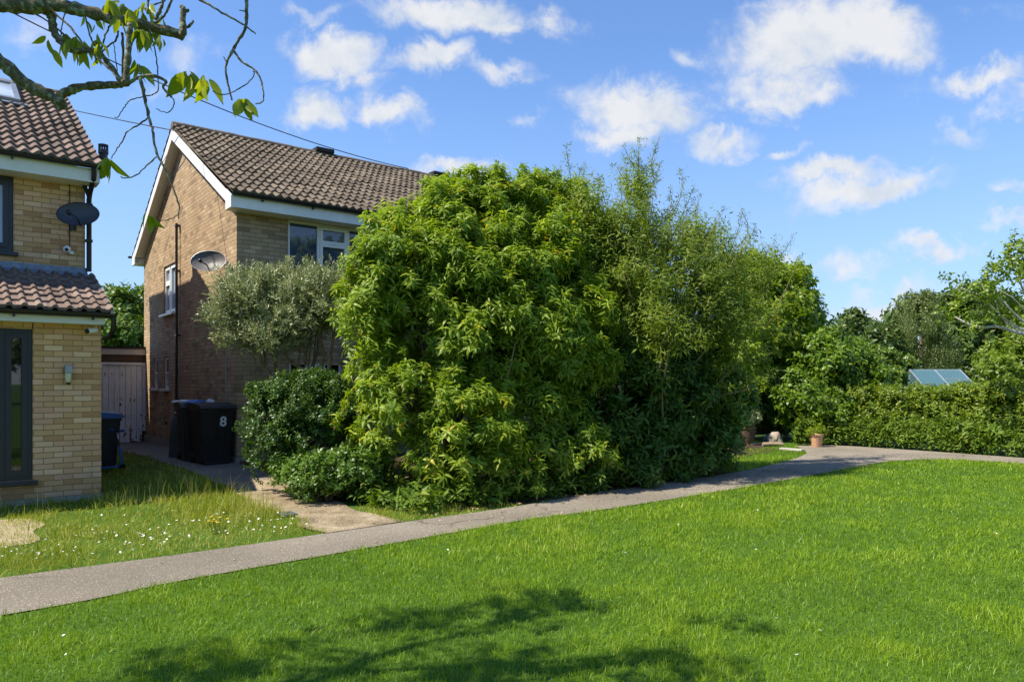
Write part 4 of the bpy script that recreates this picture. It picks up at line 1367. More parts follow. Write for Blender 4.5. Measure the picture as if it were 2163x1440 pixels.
# dark evergreen under it
bush('evergreen_shrub', ab(10.0, 8.2), 'dark green evergreen shrub in shade by the path under the wispy shrub', 'shrub',
     [Lb(1330, 830, 11.9, 100, 110, .6), Lb(1310, 760, 12.6, 100, 80, .5), Lb(1440, 780, 12.8, 90, 80, .5), Lb(1200, 1000, 10.7, 80, 60, .4), Lb(1300, 1010, 11.2, 90, 50, .4), Lb(1440, 1000, 12.0, 80, 40, .4), Lb(1420, 870, 12.3, 90, 120, .6), Lb(1270, 930, 11.3, 80, 95, .5), Lb(1480, 930, 12.6, 70, 80, .5), Lb(1370, 960, 11.8, 100, 75, .45)],
     3600, T_laur, (.7, 1.1), LM['laurel'], BK['dark'], rng, nstems=16, nsub=24, rs=(.22, .4), up=.4)
bush('leafy_shrub', ab(11.2, 8.0), 'low leafy dark shrub at the end of the bed where the grass verge starts', 'shrub',
     [Lb(1520, 940, 12.7, 45, 55, .4), Lb(1545, 860, 13.1, 45, 80, .45), Lb(1500, 970, 12.4, 45, 30, .3)], 1200, T_med, (.8, 1.3), LM['fresh'], BK['dark'], rng, nstems=8, nsub=20, rs=(.25, .45), r0=.008)

# silver shrub with bare twisted limbs in front of the wall
olb = ab(4.55, 11.3); olb[2] = gz(olb)
ol = [Lb(590, 655, 11.5, 120, 75, .75), Lb(510, 650, 11.5, 65, 62, .6), Lb(675, 655, 11.4, 75, 75, .65), Lb(560, 715, 11.3, 85, 45, .55), Lb(620, 605, 11.6, 95, 40, .55), Lb(500, 705, 11.4, 40, 40, .4), Lb(700, 610, 11.3, 40, 50, .4), Lb(560, 615, 11.6, 60, 42, .5)]
tips = []
for u, v, Y, du, dv in ((470, 590, 11.6, 50, 45), (520, 575, 11.7, 30, 45), (590, 562, 11.7, 5, 40), (650, 560, 11.6, 0, 40), (700, 545, 11.5, -10, 50), (440, 640, 11.7, 60, 20), (435, 690, 11.5, 60, -5), (630, 565, 11.6, 10, 40), (560, 570, 11.7, 0, 40), (720, 560, 11.3, -20, 45), (680, 550, 11.4, 0, 45), (412, 690, 11.7, 60, -8), (405, 725, 11.7, 70, -20), (428, 745, 11.6, 60, -25), (455, 605, 11.6, 55, 40), (485, 580, 11.6, 40, 40), (540, 560, 11.6, 10, 45), (610, 550, 11.6, 0, 45)):
    tips.append((W(u + du, v + dv, Y), W(u, v, Y), .06))


def olive_extra(mb, cs, rng):
    out = shoots(tips, T_oliv, (.8, 1.1), .05, .007)(mb, cs, rng)
    for path, r in (([(640, 905), (640, 800), (600, 795), (560, 780), (545, 740), (530, 715)], .045), ([(640, 900), (655, 800), (610, 760), (600, 730), (590, 700)], .035), ([(650, 905), (660, 820), (680, 770), (680, 730), (665, 690)], .05),
                    ([(655, 905), (665, 810), (650, 770), (640, 725), (640, 690)], .03), ([(660, 900), (690, 800), (700, 740), (705, 700)], .04), ([(640, 800), (620, 790), (575, 800), (560, 740), (575, 700)], .03)):
        pts = spline([W(u, v, 11.35 + .1 * math.sin(u)) for u, v in path], 5)
        mb.tube(pts, list(np.linspace(r, r * .45, len(pts))), 8)
    return out


bush('silver_shrub', olb, 'silver green shrub with bare twisted limbs in front of the brown house', 'shrub', ol, 4300, T_oliv, (.95, 1.55), LM['olive'], BK['tan'], rng, nstems=14, r0=.02, nsub=30, rs=(.16, .42), inner=.2, up=.5, jag=.65, extra=olive_extra)

# round dark shrub below
rb = W(635, 985, 10.7); rb[2] = gz(rb)
bush('round_shrub', rb, 'rounded dark glossy green shrub under the silver shrub', 'shrub',
     [Lb(645, 890, 10.7, 110, 92, .75), Lb(575, 900, 10.6, 55, 90, .55), Lb(710, 880, 10.7, 70, 80, .6), Lb(590, 960, 10.4, 62, 50, .5), Lb(650, 830, 10.7, 70, 40, .5)],
     4200, T_small, (.85, 1.3), LM['dark'], BK['dark'], rng, nstems=10, nsub=40, rs=(.14, .32), up=.6, inner=.2, jag=.5,
     extra=shoots([(W(u + (640 - u) * .25, v + 45, 10.6), W(u, v, 10.6), .04) for u, v in [(520, 905), (524, 870), (522, 945), (530, 835), (548, 812), (570, 795), (600, 788), (640, 780), (680, 782), (715, 790), (745, 800), (528, 980), (585, 800), (622, 786), (660, 786), (700, 792)]], T_small, (.75, 1.1), .03, .005))
lb = W(690, 1035, 9.8); lb[2] = gz(lb)
bush('spreading_shrub', lb, 'low spreading fresh green shrub spilling over the gravel path edge', 'shrub',
     [Lb(680, 1010, 9.9, 75, 42, .5), Lb(740, 1000, 9.8, 55, 45, .45), Lb(625, 1000, 10.2, 48, 30, .4), Lb(790, 985, 9.8, 40, 45, .4), Lb(600, 985, 10.5, 30, 25, .3)], 2300, T_small, (1.0, 1.7), LM['fresh'], BK['dark'], rng, nstems=10, nsub=40, rs=(.18, .42), zmin=.03, jag=.8, up=.6)

# planting beyond the grass verge
bush('yellow_green_tree', W(1640, 930, 21.2) * [1, 1, 0], 'bushy yellow green tree beyond the grass verge', 'tree',
     [Lb(1640, 640, 20.8, 80, 80, 1.0), Lb(1600, 720, 20.3, 90, 95, 1.0), Lb(1680, 700, 21.1, 62, 85, .9), Lb(1590, 600, 20.6, 70, 60, .8), Lb(1650, 780, 20.7, 75, 80, .9), Lb(1690, 610, 21.3, 38, 50, .6), Lb(1560, 790, 19.8, 60, 110, .8), Lb(1720, 680, 21.5, 30, 45, .6), Lb(1640, 850, 21.1, 70, 60, .6), Lb(1590, 840, 20.5, 50, 55, .5)],
     4600, T_med, (1.4, 2.1), LM['yellow'], BK['grey'], rng, nstems=12, r0=.05, nsub=24, rs=(.25, .45), up=.4, woody='trunk', jag=.4)
bush('broad_shrub', W(1750, 935, 19.5) * [1, 1, 0], 'broad mid green shrub behind the terracotta pot', 'shrub',
     [Lb(1740, 790, 19.5, 70, 75, .9), Lb(1700, 850, 19.2, 60, 75, .8), Lb(1790, 800, 19.8, 65, 70, .9), Lb(1760, 870, 19.3, 70, 65, .8), Lb(1750, 735, 19.8, 45, 35, .6), Lb(1820, 850, 19.6, 45, 70, .7)],
     2800, T_med, (1.2, 1.9), LM['hazel'], BK['grey'], rng, nstems=12, r0=.03, nsub=24, rs=(.25, .42), up=.3)
bush('shade_shrub', W(1640, 925, 20.0) * [1, 1, 0], 'dark green shrub in deep shade behind the stones', 'shrub',
     [Lb(1640, 850, 20.2, 65, 75, .8), Lb(1600, 840, 20.0, 40, 60, .6), Lb(1670, 890, 19.9, 40, 45, .5)], 1500, T_med, (1.1, 1.7), LM['dark'], BK['grey'], rng, nstems=8, nsub=22, rs=(.25, .42))

# clipped hedge along the path
hp = [(8.9, 18.9), (9.8, 18.2), (10.8, 17.1), (11.8, 15.9), (12.9, 14.5), (14.0, 12.9)]
hl = []
hs_ = spline([(a, b) for a, b in hp], 4)
for i, (x, y) in enumerate(hs_):
    top = 1.52 + .30 * (i / (len(hs_) - 1)) ** 2 + .02 * math.sin(i * 2.1)
    hl.append((x, y, top * .42, .5, .48, top * .42)); hl.append((x, y + .05, top - .34, .48, .50, .33)); hl.append((x + .45, y + .35, top - .42, .45, .42, .40))
bush('clipped_hedge', (10.8, 17.0, 0), 'long clipped hedge of yellowish green leaves along the curving path', 'hedge', hl, 13000, T_med, (.75, 1.15), LM['hedge'], BK['dark'], rng, nstems=40, r0=.02, nsub=14, rs=(.22, .36), up=.35, jag=.06, inner=.35)
hedge_o = bpy.data.objects['clipped_hedge']

# background
bush('rounded_tree', W(1820, 860, 36) * [1, 1, 0], 'dark rounded tree in the distance just left of the grey green weeping tree', 'tree',
     [Lb(1810, 745, 36, 62, 75, 1.6), Lb(1770, 760, 36, 45, 70, 1.4), Lb(1850, 770, 36.5, 50, 80, 1.4), Lb(1815, 830, 35, 90, 70, 1.6)], 1900, T_far, (.9, 1.4), LM['far'], BK['dark'], rng, nstems=6, r0=.12, nsub=30, rs=(.2, .36), woody='trunk')


def weep(cx, cy, Y, wpx, hpx, n):
    def fn(mb, cs, rng):
        out = []
        for _ in range(n // 14):
            a = rng.normal() * .48; u0 = cx + a * wpx
            top = cy + abs(a) ** 1.6 * hpx * .5 + rng.uniform(0, .8) * hpx
            y0 = Y + rng.normal() * 1.0 - .6; sd = 1 if a > 0 else -1; m = int(rng.integers(9, 18))
            for j in range(m):
                f = j / m; u = u0 + sd * f * 26; v = top + 16 * f * f
                p = W(u, v, y0 + rng.normal() * .15); ln = rng.uniform(.8, 1.3) * (1 - .35 * f)
                out.append(scatter(T_hang, p[None] - [[0, 0, .3 * ln]], np.array([[0, 0, -1.0]]) + rng.normal(size=(1, 3)) * .04, np.array([ln]), rng))
        return out
    return fn


bush('weeping_tree', W(1945, 860, 38) * [1, 1, 0], 'grey green weeping tree with hanging branches behind the greenhouse', 'tree',
     [Lb(1945, 700, 38, 42, 85, 1.5), Lb(1925, 660, 38, 28, 45, 1.0), Lb(1965, 660, 38, 30, 45, 1.0), Lb(1990, 760, 38, 35, 60, 1.2), Lb(1910, 760, 38, 30, 60, 1.2)], 900, T_far, (.45, .8), LM['willow'], BK['grey'], rng, nstems=8, r0=.14, nsub=28, rs=(.2, .35), woody='trunk', extra=weep(1945, 625, 38, 62, 190, 1700))
bush('dark_far_tree', W(2050, 860, 42) * [1, 1, 0], 'tall dark tree at the back right of the weeping tree', 'tree',
     [Lb(2045, 700, 42, 60, 90, 2), Lb(2020, 670, 42, 35, 55, 1.5), Lb(2075, 660, 42, 45, 60, 1.5), Lb(2110, 720, 42, 50, 90, 1.6), Lb(2055, 780, 42, 90, 70, 1.6), Lb(2150, 740, 42, 60, 100, 1.6)], 2400, T_far, (1.0, 1.5), LM['far'], BK['dark'], rng, nstems=8, r0=.16, nsub=30, rs=(.2, .36), woody='trunk')
bush('mid_shrub', W(1850, 850, 27) * [1, 1, 0], 'soft mid green bush behind the left end of the clipped hedge', 'shrub',
     [Lb(1850, 775, 27, 45, 40, 1.0), Lb(1890, 785, 27, 40, 35, .9), Lb(1800, 760, 27, 35, 45, .9), Lb(1850, 815, 26, 60, 40, .9)], 1300, T_far, (.5, .8), LM['farmid'], BK['dark'], rng, nstems=6, r0=.05, nsub=26, rs=(.22, .36))
bush('garden_shrub', W(2120, 850, 19) * [1, 1, 0], 'bright green shrub rising behind the hedge at the right edge', 'shrub',
     [Lb(2125, 765, 19, 45, 42, .8), Lb(2170, 745, 19, 50, 60, .9), Lb(2095, 790, 18.5, 45, 35, .7), Lb(2220, 720, 19, 60, 90, .9)], 1700, T_med, (1.0, 1.6), LM['maple'], BK['grey'], rng, nstems=8, r0=.04, nsub=26, rs=(.22, .4))
# right tree, pale limbs reaching in from the right
rtb = W(2330, 950, 16) * [1, 1, 0]
rt_l = [Lb(2150, 560, 16, 40, 45, .7), Lb(2110, 590, 16, 35, 30, .6), Lb(2060, 620, 15.8, 45, 28, .6), Lb(2010, 660, 15.6, 26, 18, .4), Lb(2090, 670, 15.8, 50, 25, .5), Lb(2155, 650, 16.2, 40, 40, .6), Lb(2215, 560, 16.3, 42, 60, .8), Lb(2280, 600, 16.5, 70, 95, 1.1), Lb(2150, 510, 16.2, 18, 14, .3), Lb(2330, 560, 16.5, 90, 90, 1.2), Lb(2015, 590, 15.7, 16, 12, .3), Lb(2040, 700, 15.6, 25, 14, .3)]


def rt_extra(mb, cs, rng):
    for path, r in (([(2330, 950), (2325, 800), (2290, 720), (2230, 700), (2163, 705), (2110, 690), (2060, 690), (2010, 665)], .11), ([(2240, 700), (2180, 690), (2140, 660), (2110, 630), (2060, 620), (2015, 600)], .05), ([(2250, 705), (2200, 650), (2165, 620), (2150, 570), (2150, 520)], .05),
                    ([(2325, 800), (2330, 700), (2300, 620), (2250, 560)], .08), ([(2163, 700), (2120, 670), (2090, 640), (2075, 600)], .03), ([(2180, 695), (2140, 690), (2110, 660), (2100, 610)], .03)):
        pts = spline([W(u, v, 16 + .2 * math.sin(u * .02)) for u, v in path], 5)
        mb.tube(pts, list(np.linspace(r * .62, r * .18, len(pts))), 8)
    return []


bush('pale_limbed_tree', rtb, 'leafy tree with pale bare limbs reaching in from the right edge', 'tree', rt_l, 2100, T_med, (1.1, 1.7), LM['maple'], BK['pale'], rng, nstems=14, r0=.02, nsub=26, rs=(.25, .5), woody='trunk', extra=rt_extra, jag=.5)
# trees seen through the gap between the houses
bush('gap_tree', W(255, 860, 32) * [1, 1, 0], 'bright bushy tree seen through the gap between the two houses', 'tree',
     [Lb(250, 690, 32, 55, 75, 1.6), Lb(225, 670, 32, 35, 55, 1.2), Lb(285, 670, 33, 40, 60, 1.2), Lb(260, 740, 31, 70, 70, 1.4), Lb(180, 700, 32, 60, 80, 1.4), Lb(320, 700, 33, 50, 80, 1.4)], 2400, T_far, (.8, 1.3), LM['farmid'], BK['dark'], rng, nstems=8, r0=.12, nsub=32, rs=(.2, .34), woody='trunk')
# distant belt closing the horizon behind the gardens
bl = []
for k, x in enumerate(np.arange(2, 90, 5.5)):
    bl.append((x, 66 + 6 * math.sin(k * 1.7), 3.0 + math.sin(k * 2.3), 4.2, 3.0, 3.2 + 1.0 * math.sin(k * 1.3)))
for k, x in enumerate(np.arange(-40, 41, 5.0)):      # gardens behind the viewpoint, mirrored in the window glass
    bl.append((x, -30 + 3 * math.sin(k * 1.9), 3.6, 3.8, 2.5, 4.0 + 1.5 * math.sin(k * 2.7)))
P, D, cs, rr = crown(bl, 9500, rng, nsub=14, rs=(.25, .42))
V, T, r, c = scatter(T_far, P, D, rng.uniform(2.2, 3.6, len(P)), rng)
tag(npmesh('distant_wood', V, T, LM['far'], None, {'rnd': r, 'clump': c}), 'belt of far trees closing the view behind the gardens', 'trees', kind='stuff')

# foreground tree: trunk left of the picture, limbs across its upper corner
def cherry():
    base = np.array([-3.9, 2.5, 0.0])
    t = thing('overhanging_tree', base, 'mossy barked tree with bare hanging twigs and fresh leaves across the upper left corner', 'tree')
    mb = MB()
    def W2(p, Y): return W(p[0], p[1], Y)
    mb.tube(spline([base, base + [.05, 0, 1.0], base + [.15, .1, 2.0], base + [.5, .3, 2.7]], 6), list(np.linspace(.17, .11, 19)), 14)
    fork = base + np.array([.5, .3, 2.7])
    limbs = [
        ([fork, W(-160, -10, 3.0), W(-40, 6, 3.15), W(40, 12, 3.2), W(110, 10, 3.2), W(170, 22, 3.22), W(240, 42, 3.25), W(310, 55, 3.3), W(388, 76, 3.35)], 19 / 480, 10 / 480),
        ([fork - [.1, .05, .25], W(-180, 60, 2.9), W(-60, 95, 3.0), W(0, 130, 3.05), W(60, 180, 3.1), W(110, 205, 3.12), W(132, 222, 3.12)], 17 / 480, 10 / 480),
        ([fork, base + [.55, .5, 3.4], base + [.4, .8, 4.3], base + [.6, 1.0, 5.0]], .07, .015),
        ([fork, base + [.2, .2, 3.5], base + [-.3, .3, 4.6]], .08, .03), ([base + [.5, .6, 3.6], base + [1.0, .5, 4.4], base + [1.6, .6, 4.9]], .026, .008), ([base + [.5, .6, 3.7], base + [.9, 1.3, 4.4], base + [1.3, 1.9, 4.8]], .022, .006)]
    hub = base + [.55, .6, 3.55]
    limbs += [([hub, W(60, -330, 3.2), W(300, -250, 3.28), W(450, -130, 3.28), W(508, -60, 3.27), W(520, -12, 3.26)], .030, .0085)]
    for u, dv in ((410, 170), (365, 205), (345, 215), (312, 235)):
        limbs += [([W(u - 40, -dv, 3.28), W(u - 15, -dv * .5, 3.27), W(u, -5, 3.26)], .010, .005)]
    for pts, ra, rb_ in limbs:
        q = spline(pts, 6)
        rad = np.linspace(ra, rb_, len(q)) * (1 + .10 * RNG.normal(size=len(q)))
        q = q + RNG.normal(size=q.shape) * .002
        mb.tube(q, list(rad), 12)
    tw = [
        ([(388, 76), (386, 50), (388, 20), (384, 15)], 7, 4), ([(386, 60), (400, 55), (409, 44)], 4, 2), ([(388, 25), (400, 22)], 4, 2.5),
        ([(70, 8), (105, 30), (112, 60), (125, 85), (155, 108), (180, 106), (210, 112), (240, 150), (257, 172)], 9, 4),
        ([(118, 210), (140, 195), (180, 183), (240, 180), (272, 176)], 9, 6.5), ([(268, 178), (290, 165), (320, 160), (350, 172), (345, 185), (362, 205)], 4, 2),
        ([(275, 50), (272, 100), (268, 140), (265, 178)], 6, 6.5), ([(258, 70), (260, 120), (258, 175)], 2.5, 2.5),
        ([(296, 165), (305, 205), (315, 250), (322, 275), (330, 320), (345, 350), (362, 390), (378, 432), (377, 462)], 3.6, 1.2),
        ([(520, -14), (521, 40), (516, 65), (495, 100), (478, 135), (478, 160), (490, 212)], 3.8, 1.8),
        ([(492, 105), (510, 130), (535, 145), (550, 165), (556, 195), (555, 215), (540, 220)], 2.4, 1.1), ([(410, -8), (460, 22), (510, 50), (540, 72)], 2.6, 1.4),
        ([(42, 10), (100, 45), (165, 95), (225, 125), (258, 172)], 1.8, 1.6), ([(95, 8), (150, 60), (185, 105), (235, 150), (250, 172)], 2, 1.6), ([(141, 15), (133, 45), (128, 76)], 1.5, 1),
        ([(178, 26), (190, 75), (205, 106)], 1.8, 1.4), ([(262, 10), (235, 50), (222, 75), (214, 105)], 2.2, 1.6), ([(365, -6), (352, 25), (335, 45), (318, 48)], 2.4, 2.2), ([(345, -6), (340, 20), (328, 42)], 3, 3.4), ([(312, 30), (313, 0), (312, -10)], 2.6, 2.2), ([(325, 10), (350, 2)], 1.5, 1.2),
        ([(315, 60), (326, 100), (333, 150), (334, 190), (322, 200), (305, 204), (275, 212), (262, 228), (250, 247), (242, 248)], 1.4, .9),
        ([(312, 250), (295, 262), (270, 278), (258, 300), (245, 318), (235, 335)], 1.6, 1), ([(333, 330), (310, 350), (285, 372), (262, 376), (255, 373)], 1.5, .9), ([(377, 452), (360, 463), (330, 467)], 1.2, .8),
        ([(535, 150), (536, 160), (520, 178), (490, 195), (465, 200), (450, 192)], 1.4, .9), ([(362, 205), (368, 215), (362, 232), (350, 238), (330, 230)], 1.3, .8), ([(250, 65), (245, 85), (225, 100), (212, 115)], 2, 1.4),
        ([(240, 90), (243, 115), (248, 150)], 1, .8), ([(350, 180), (330, 172), (318, 169)], 1, .8), ([(290, 58), (280, 90), (270, 112)], 1.6, 1.2), ([(478, 130), (472, 120)], 1.4, .8), ([(518, 25), (506, 22)], 1.4, .8)]
    rng = np.random.default_rng(8)
    for pts, ra, rb_ in tw:
        Y0 = 3.25 + rng.uniform(-.08, .1)
        q = spline([W(u, v, Y0) for u, v in pts], 6)
        q[1:-1] += rng.normal(size=q[1:-1].shape) * .0011
        rad = np.linspace(ra, rb_, len(q)) / FPX * Y0 * 1.05
        rad *= 1 + .13 * rng.normal(size=len(q)).clip(-1, 1.8)
        mb.tube(q, list(rad), 7)
    mb.v = [(p[0] - base[0], p[1] - base[1], p[2] - base[2]) for p in mb.v]
    mb.build('trunk', BK['lichen'], t, smooth=True)
    # leaves: hanging ovate pointed blades in bunches
    def ovate(L, Wd, curl):
        ts = np.array([0, .12, .3, .5, .7, .88, 1.0]); hw = np.array([0, .30, .47, .5, .36, .13, 0]) * Wd
        vs = []; 
        for tt, h in zip(ts, hw):
            z = -curl * L * tt * tt
            vs += [(tt * L, h, z + abs(h) * .35), (tt * L, 0, z), (tt * L, -h, z + abs(h) * .35)]
        T = []
        for i in range(len(ts) - 1):
            for s in (0, 1):
                a, b_, c_, d = 3 * i + s, 3 * i + s + 1, 3 * i + s + 4, 3 * i + s + 3
                T += [(a, b_, c_), (a, c_, d)]
        return np.array(vs), np.array(T)
    bunches = [(398, 152, 6, 62), (436, 165, 4, 60), (515, 212, 7, 50), (228, 338, 5, 48), (316, 453, 3, 46), (102, 86, 3, 44), (165, 85, 7, 40), (140, 78, 4, 40), (178, 95, 4, 40), (262, 10, 7, 44), (235, 2, 5, 40), (298, 62, 5, 44), (338, 68, 3, 34), (292, 130, 4, 46),
               (180, 36, 2, 26), (200, 46, 2, 30), (212, 100, 4, 36), (300, 22, 6, 36), (318, 62, 4, 44), (275, 25, 5, 36), (340, 30, 2, 30), (225, 15, 4, 40), (200, 80, 3, 38), (250, 45, 3, 34), (312, 10, 4, 34), (160, 108, 3, 30)]
    parts = []
    for u, v, n, s in bunches:
        Y0 = 3.25 + rng.uniform(-.1, .1); c0 = W(u, v, Y0)
        for i in range(n):
            L = s / FPX * Y0 * rng.uniform(.75, 1.15)
            Vv, Tt = ovate(L, L * rng.uniform(.36, .46), rng.uniform(.05, .30))
            fa = math.radians(42) * ((i + .5) / n * 2 - 1) + rng.normal() * .15
            d = unit(np.array([math.sin(fa) * .85, rng.normal() * .35, -math.cos(fa)]))
            ref = unit(np.array([rng.normal() * 1.4, rng.normal() - .4, .3])); y = unit(np.cross(ref, d)); z = np.cross(d, y)
            off = np.array([math.sin(fa) * .012, rng.normal() * .012, rng.normal() * .010])
            R = np.stack([d, y, z], 1)
            k = len(Vv)
            parts.append((Vv @ R.T + c0 + off, Tt, np.full(k, rng.random()), np.full(k, rng.random())))
    # the crown overhead, out of the picture, which shades the near lawn
    ov = [template(rng, 7, .16, .11, .05, .1, .5) for _ in range(5)]
    lobes = [(-3.0, 3.9, 4.75, .62, .5, .42), (-3.4, 2.8, 4.7, .7, .55, .4), (-2.3, 2.7, 4.85, .6, .4, .35), (-4.6, 2.8, 4.6, .7, .6, .5), (-2.9, 1.9, 4.8, .9, .6, .5), (-4.2, 3.6, 4.9, .5, .4, .35), (-1.9, 1.9, 4.9, .6, .45, .35), (-4.9, 1.8, 4.8, .9, .7, .5), (-2.1, 3.45, 5.2, .35, .28, .22)]
    P, D, cs, rr = crown(lobes, 600, rng, nsub=14, rs=(.4, .9), up=.1, jag=.6)
    parts.append(scatter(ov, P, D, rng.uniform(.8, 1.2, len(P)), rng))
    V, T, r, c = fold_in(parts)
    npmesh('foliage', V - base, T, LM['cherry'], t, {'rnd': r, 'clump': c})


cherry()

# ------------------------------------------------------------------ small garden things
def lathe_obj(name, prof, m, parent, n=32, auto=45):
    mb = MB(); mb.lathe(prof, (0, 0, 0), n)
    return mb.build(name, m, parent, smooth=True, auto=auto)


pp = G(1725, 944)
t = thing('plant_pot', pp, 'small terracotta pot standing on the bend of the tarmac path', 'plant pot')
lathe_obj('pot', [(0, 0), (.115, 0), (.118, .01), (.150, .27), (.165, .272), (.17, .28), (.17, .325), (.163, .335), (.148, .335), (.14, .29), (0, .285)], M['terra'], t)
lathe_obj('soil', [(.0, .296), (.142, .292)], M['soilpot'], t)


def small_plant(name, loc, label, lobes, n, tm, sc_, lm, rng):
    loc = np.array(loc, float)
    L = [(loc[0] + a, loc[1] + b, loc[2] + c, d, e, f) for a, b, c, d, e, f in lobes]
    bush(name, loc, label, 'plant', L, n, tm, sc_, lm, BK['tan'], rng, nstems=8, r0=.008, nsub=24, rs=(.25, .45), zmin=loc[2] - .02)


small_plant('potted_plant', (pp[0], pp[1], .30), 'fresh green plant growing in the small terracotta pot on the path', [(0, 0, .06, .17, .16, .07), (.08, 0, .16, .06, .06, .10), (-.12, 0, .05, .10, .1, .05)], 220, T_small, (.8, 1.2), LM['yellow'], rng)
p2 = W(1578, 922, 19.2); p2[2] = 0
t = thing('plant_pot', p2, 'large weathered terracotta pot in the shade under a pale green plant', 'plant pot')
lathe_obj('pot', [(0, 0), (.15, 0), (.20, .16), (.225, .37), (.245, .38), (.25, .43), (.22, .43), (.21, .40), (0, .38)], M['terrad'], t)
small_plant('potted_plant', (p2[0] + .05, p2[1], .42), 'pale green round topped plant in the large weathered pot', [(0, 0, .22, .24, .22, .17)], 420, T_small, (1.0, 1.5), LM['olive'], rng)


def boulder(name, loc, s, m, label, seed, cat='rock'):
    bm = bmesh.new(); bmesh.ops.create_icosphere(bm, subdivisions=3, radius=1)
    r = random.Random(seed); ph = [r.uniform(0, 6) for _ in range(9)]
    for v in bm.verts:
        c = v.co.copy()
        k = 1 + .16 * math.sin(2.3 * c.x + ph[0]) * math.cos(2.9 * c.y + ph[1]) + .10 * math.sin(5 * c.z + ph[2] + 3 * c.x) + .05 * math.sin(11 * c.y + ph[3]) * math.sin(9 * c.x + ph[4])
        v.co = Vector((c.x * s[0] * k, c.y * s[1] * k, max(-.3, c.z * k) * s[2] + .22 * s[2]))
    me = bpy.data.meshes.new(name); bm.to_mesh(me); bm.free(); me.materials.append(m)
    o = link(bpy.data.objects.new(name, me)); o.location = [float(q) for q in loc]; o.rotation_euler = (0, 0, r.uniform(0, 6))
    return tag(o, label, cat)


boulder('rock', W(1545, 935, 16.2) * [1, 1, 0], (.27, .22, .36), M['rock'], 'pale sandy upright rock at the edge of the shrub bed', 4)
boulder('rock', W(1528, 925, 17.0) * [1, 1, 0], (.16, .14, .42), M['rock'], 'small pinkish rock half hidden behind the shrub leaves', 9)
boulder('rock', W(1637, 915, 19.2) * [1, 1, 0], (.17, .15, .24), M['rock'], 'pale stone beside the large weathered pot', 12)
boulder('rock', W(1624, 918, 19.4) * [1, 1, 0], (.14, .13, .20), M['grey_green'], 'grey green mossy stone next to the pale stone', 15)
lg = MB(); c0 = W(1633, 929, 18.2); c0[2] = .05
lg.tube([(-.26, 0, .0), (0, .01, .01), (.24, -.02, .0)], [.05, .055, .045], 12); o = lg.build('log', M['log'], None, smooth=True, auto=50); o.location = c0
tag(o, 'short pale log lying on the grass in front of the stones', 'log')
sl = MB(); sl.box(-.28, -.07, 0, .28, .07, .05, .012); o = sl.build('stepping_slab', M['slab'], None); q = G(1672, 952); o.location = (q[0], q[1], .01); o.rotation_euler = (0, 0, math.radians(-50))
tag(o, 'narrow pale slab laid in the grass verge', 'slab')
sl = MB(); sl.box(-.20, -.10, 0, .20, .10, .04, .01); o = sl.build('slate_piece', M['felt'], None); q = G(1608, 940); o.location = (q[0], q[1], .01)
tag(o, 'dark slate lying at the shaded edge of the grass verge', 'slate')
dc = MB(); dc.box(-.10, -.13, 0, .10, .13, .012, .003); o = dc.build('drain_cover', plain('drain_grey', (.085, .09, .10), .6), None); q = G(605, 1078, .06)
o.location = (q[0], q[1], gz(q) + .006); o.rotation_euler = (0, 0, TH); tag(o, 'small dark grey drain cover set in the gravel path', 'drain cover')
bk = MB(); bk.box(-.11, -.05, 0, .11, .05, .065, .006); o = bk.build('loose_brick', M['terrad'], None); q = inH(.05, -.35, 0); o.location = (q[0], q[1], gz(q)); o.rotation_euler = (0, .1, TH + .5)
tag(o, 'loose weathered brick on the ground by the brown house corner', 'brick')

# dark boarded fence in the shade
def fence():
    a = W(1520, 900, 20.8) * [1, 1, 0]; b_ = W(1665, 900, 21.6) * [1, 1, 0]
    t = thing('boarded_fence', a, 'dark brown boarded fence in shade behind the plants', 'fence', math.atan2(b_[1] - a[1], b_[0] - a[0]))
    L = float(np.linalg.norm(b_ - a)); f = MB(); x = 0
    while x < L:
        f.box(x, -.01 + random.uniform(-.004, .004), .06, x + .135, .012, 1.55 + random.uniform(-.012, .012)); x += .142
    f.build('boards', M['fence'], t)
    r = MB(); r.box(0, .014, .35, L, .06, .43); r.box(0, .014, 1.2, L, .06, 1.28); r.build('rail', M['fence'], t)
    for k in range(3):
        p = MB(); x = k * L / 2; p.box(x - .05, .062, 0, x + .05, .16, 1.6); p.build('post', M['fence'], t)


fence()

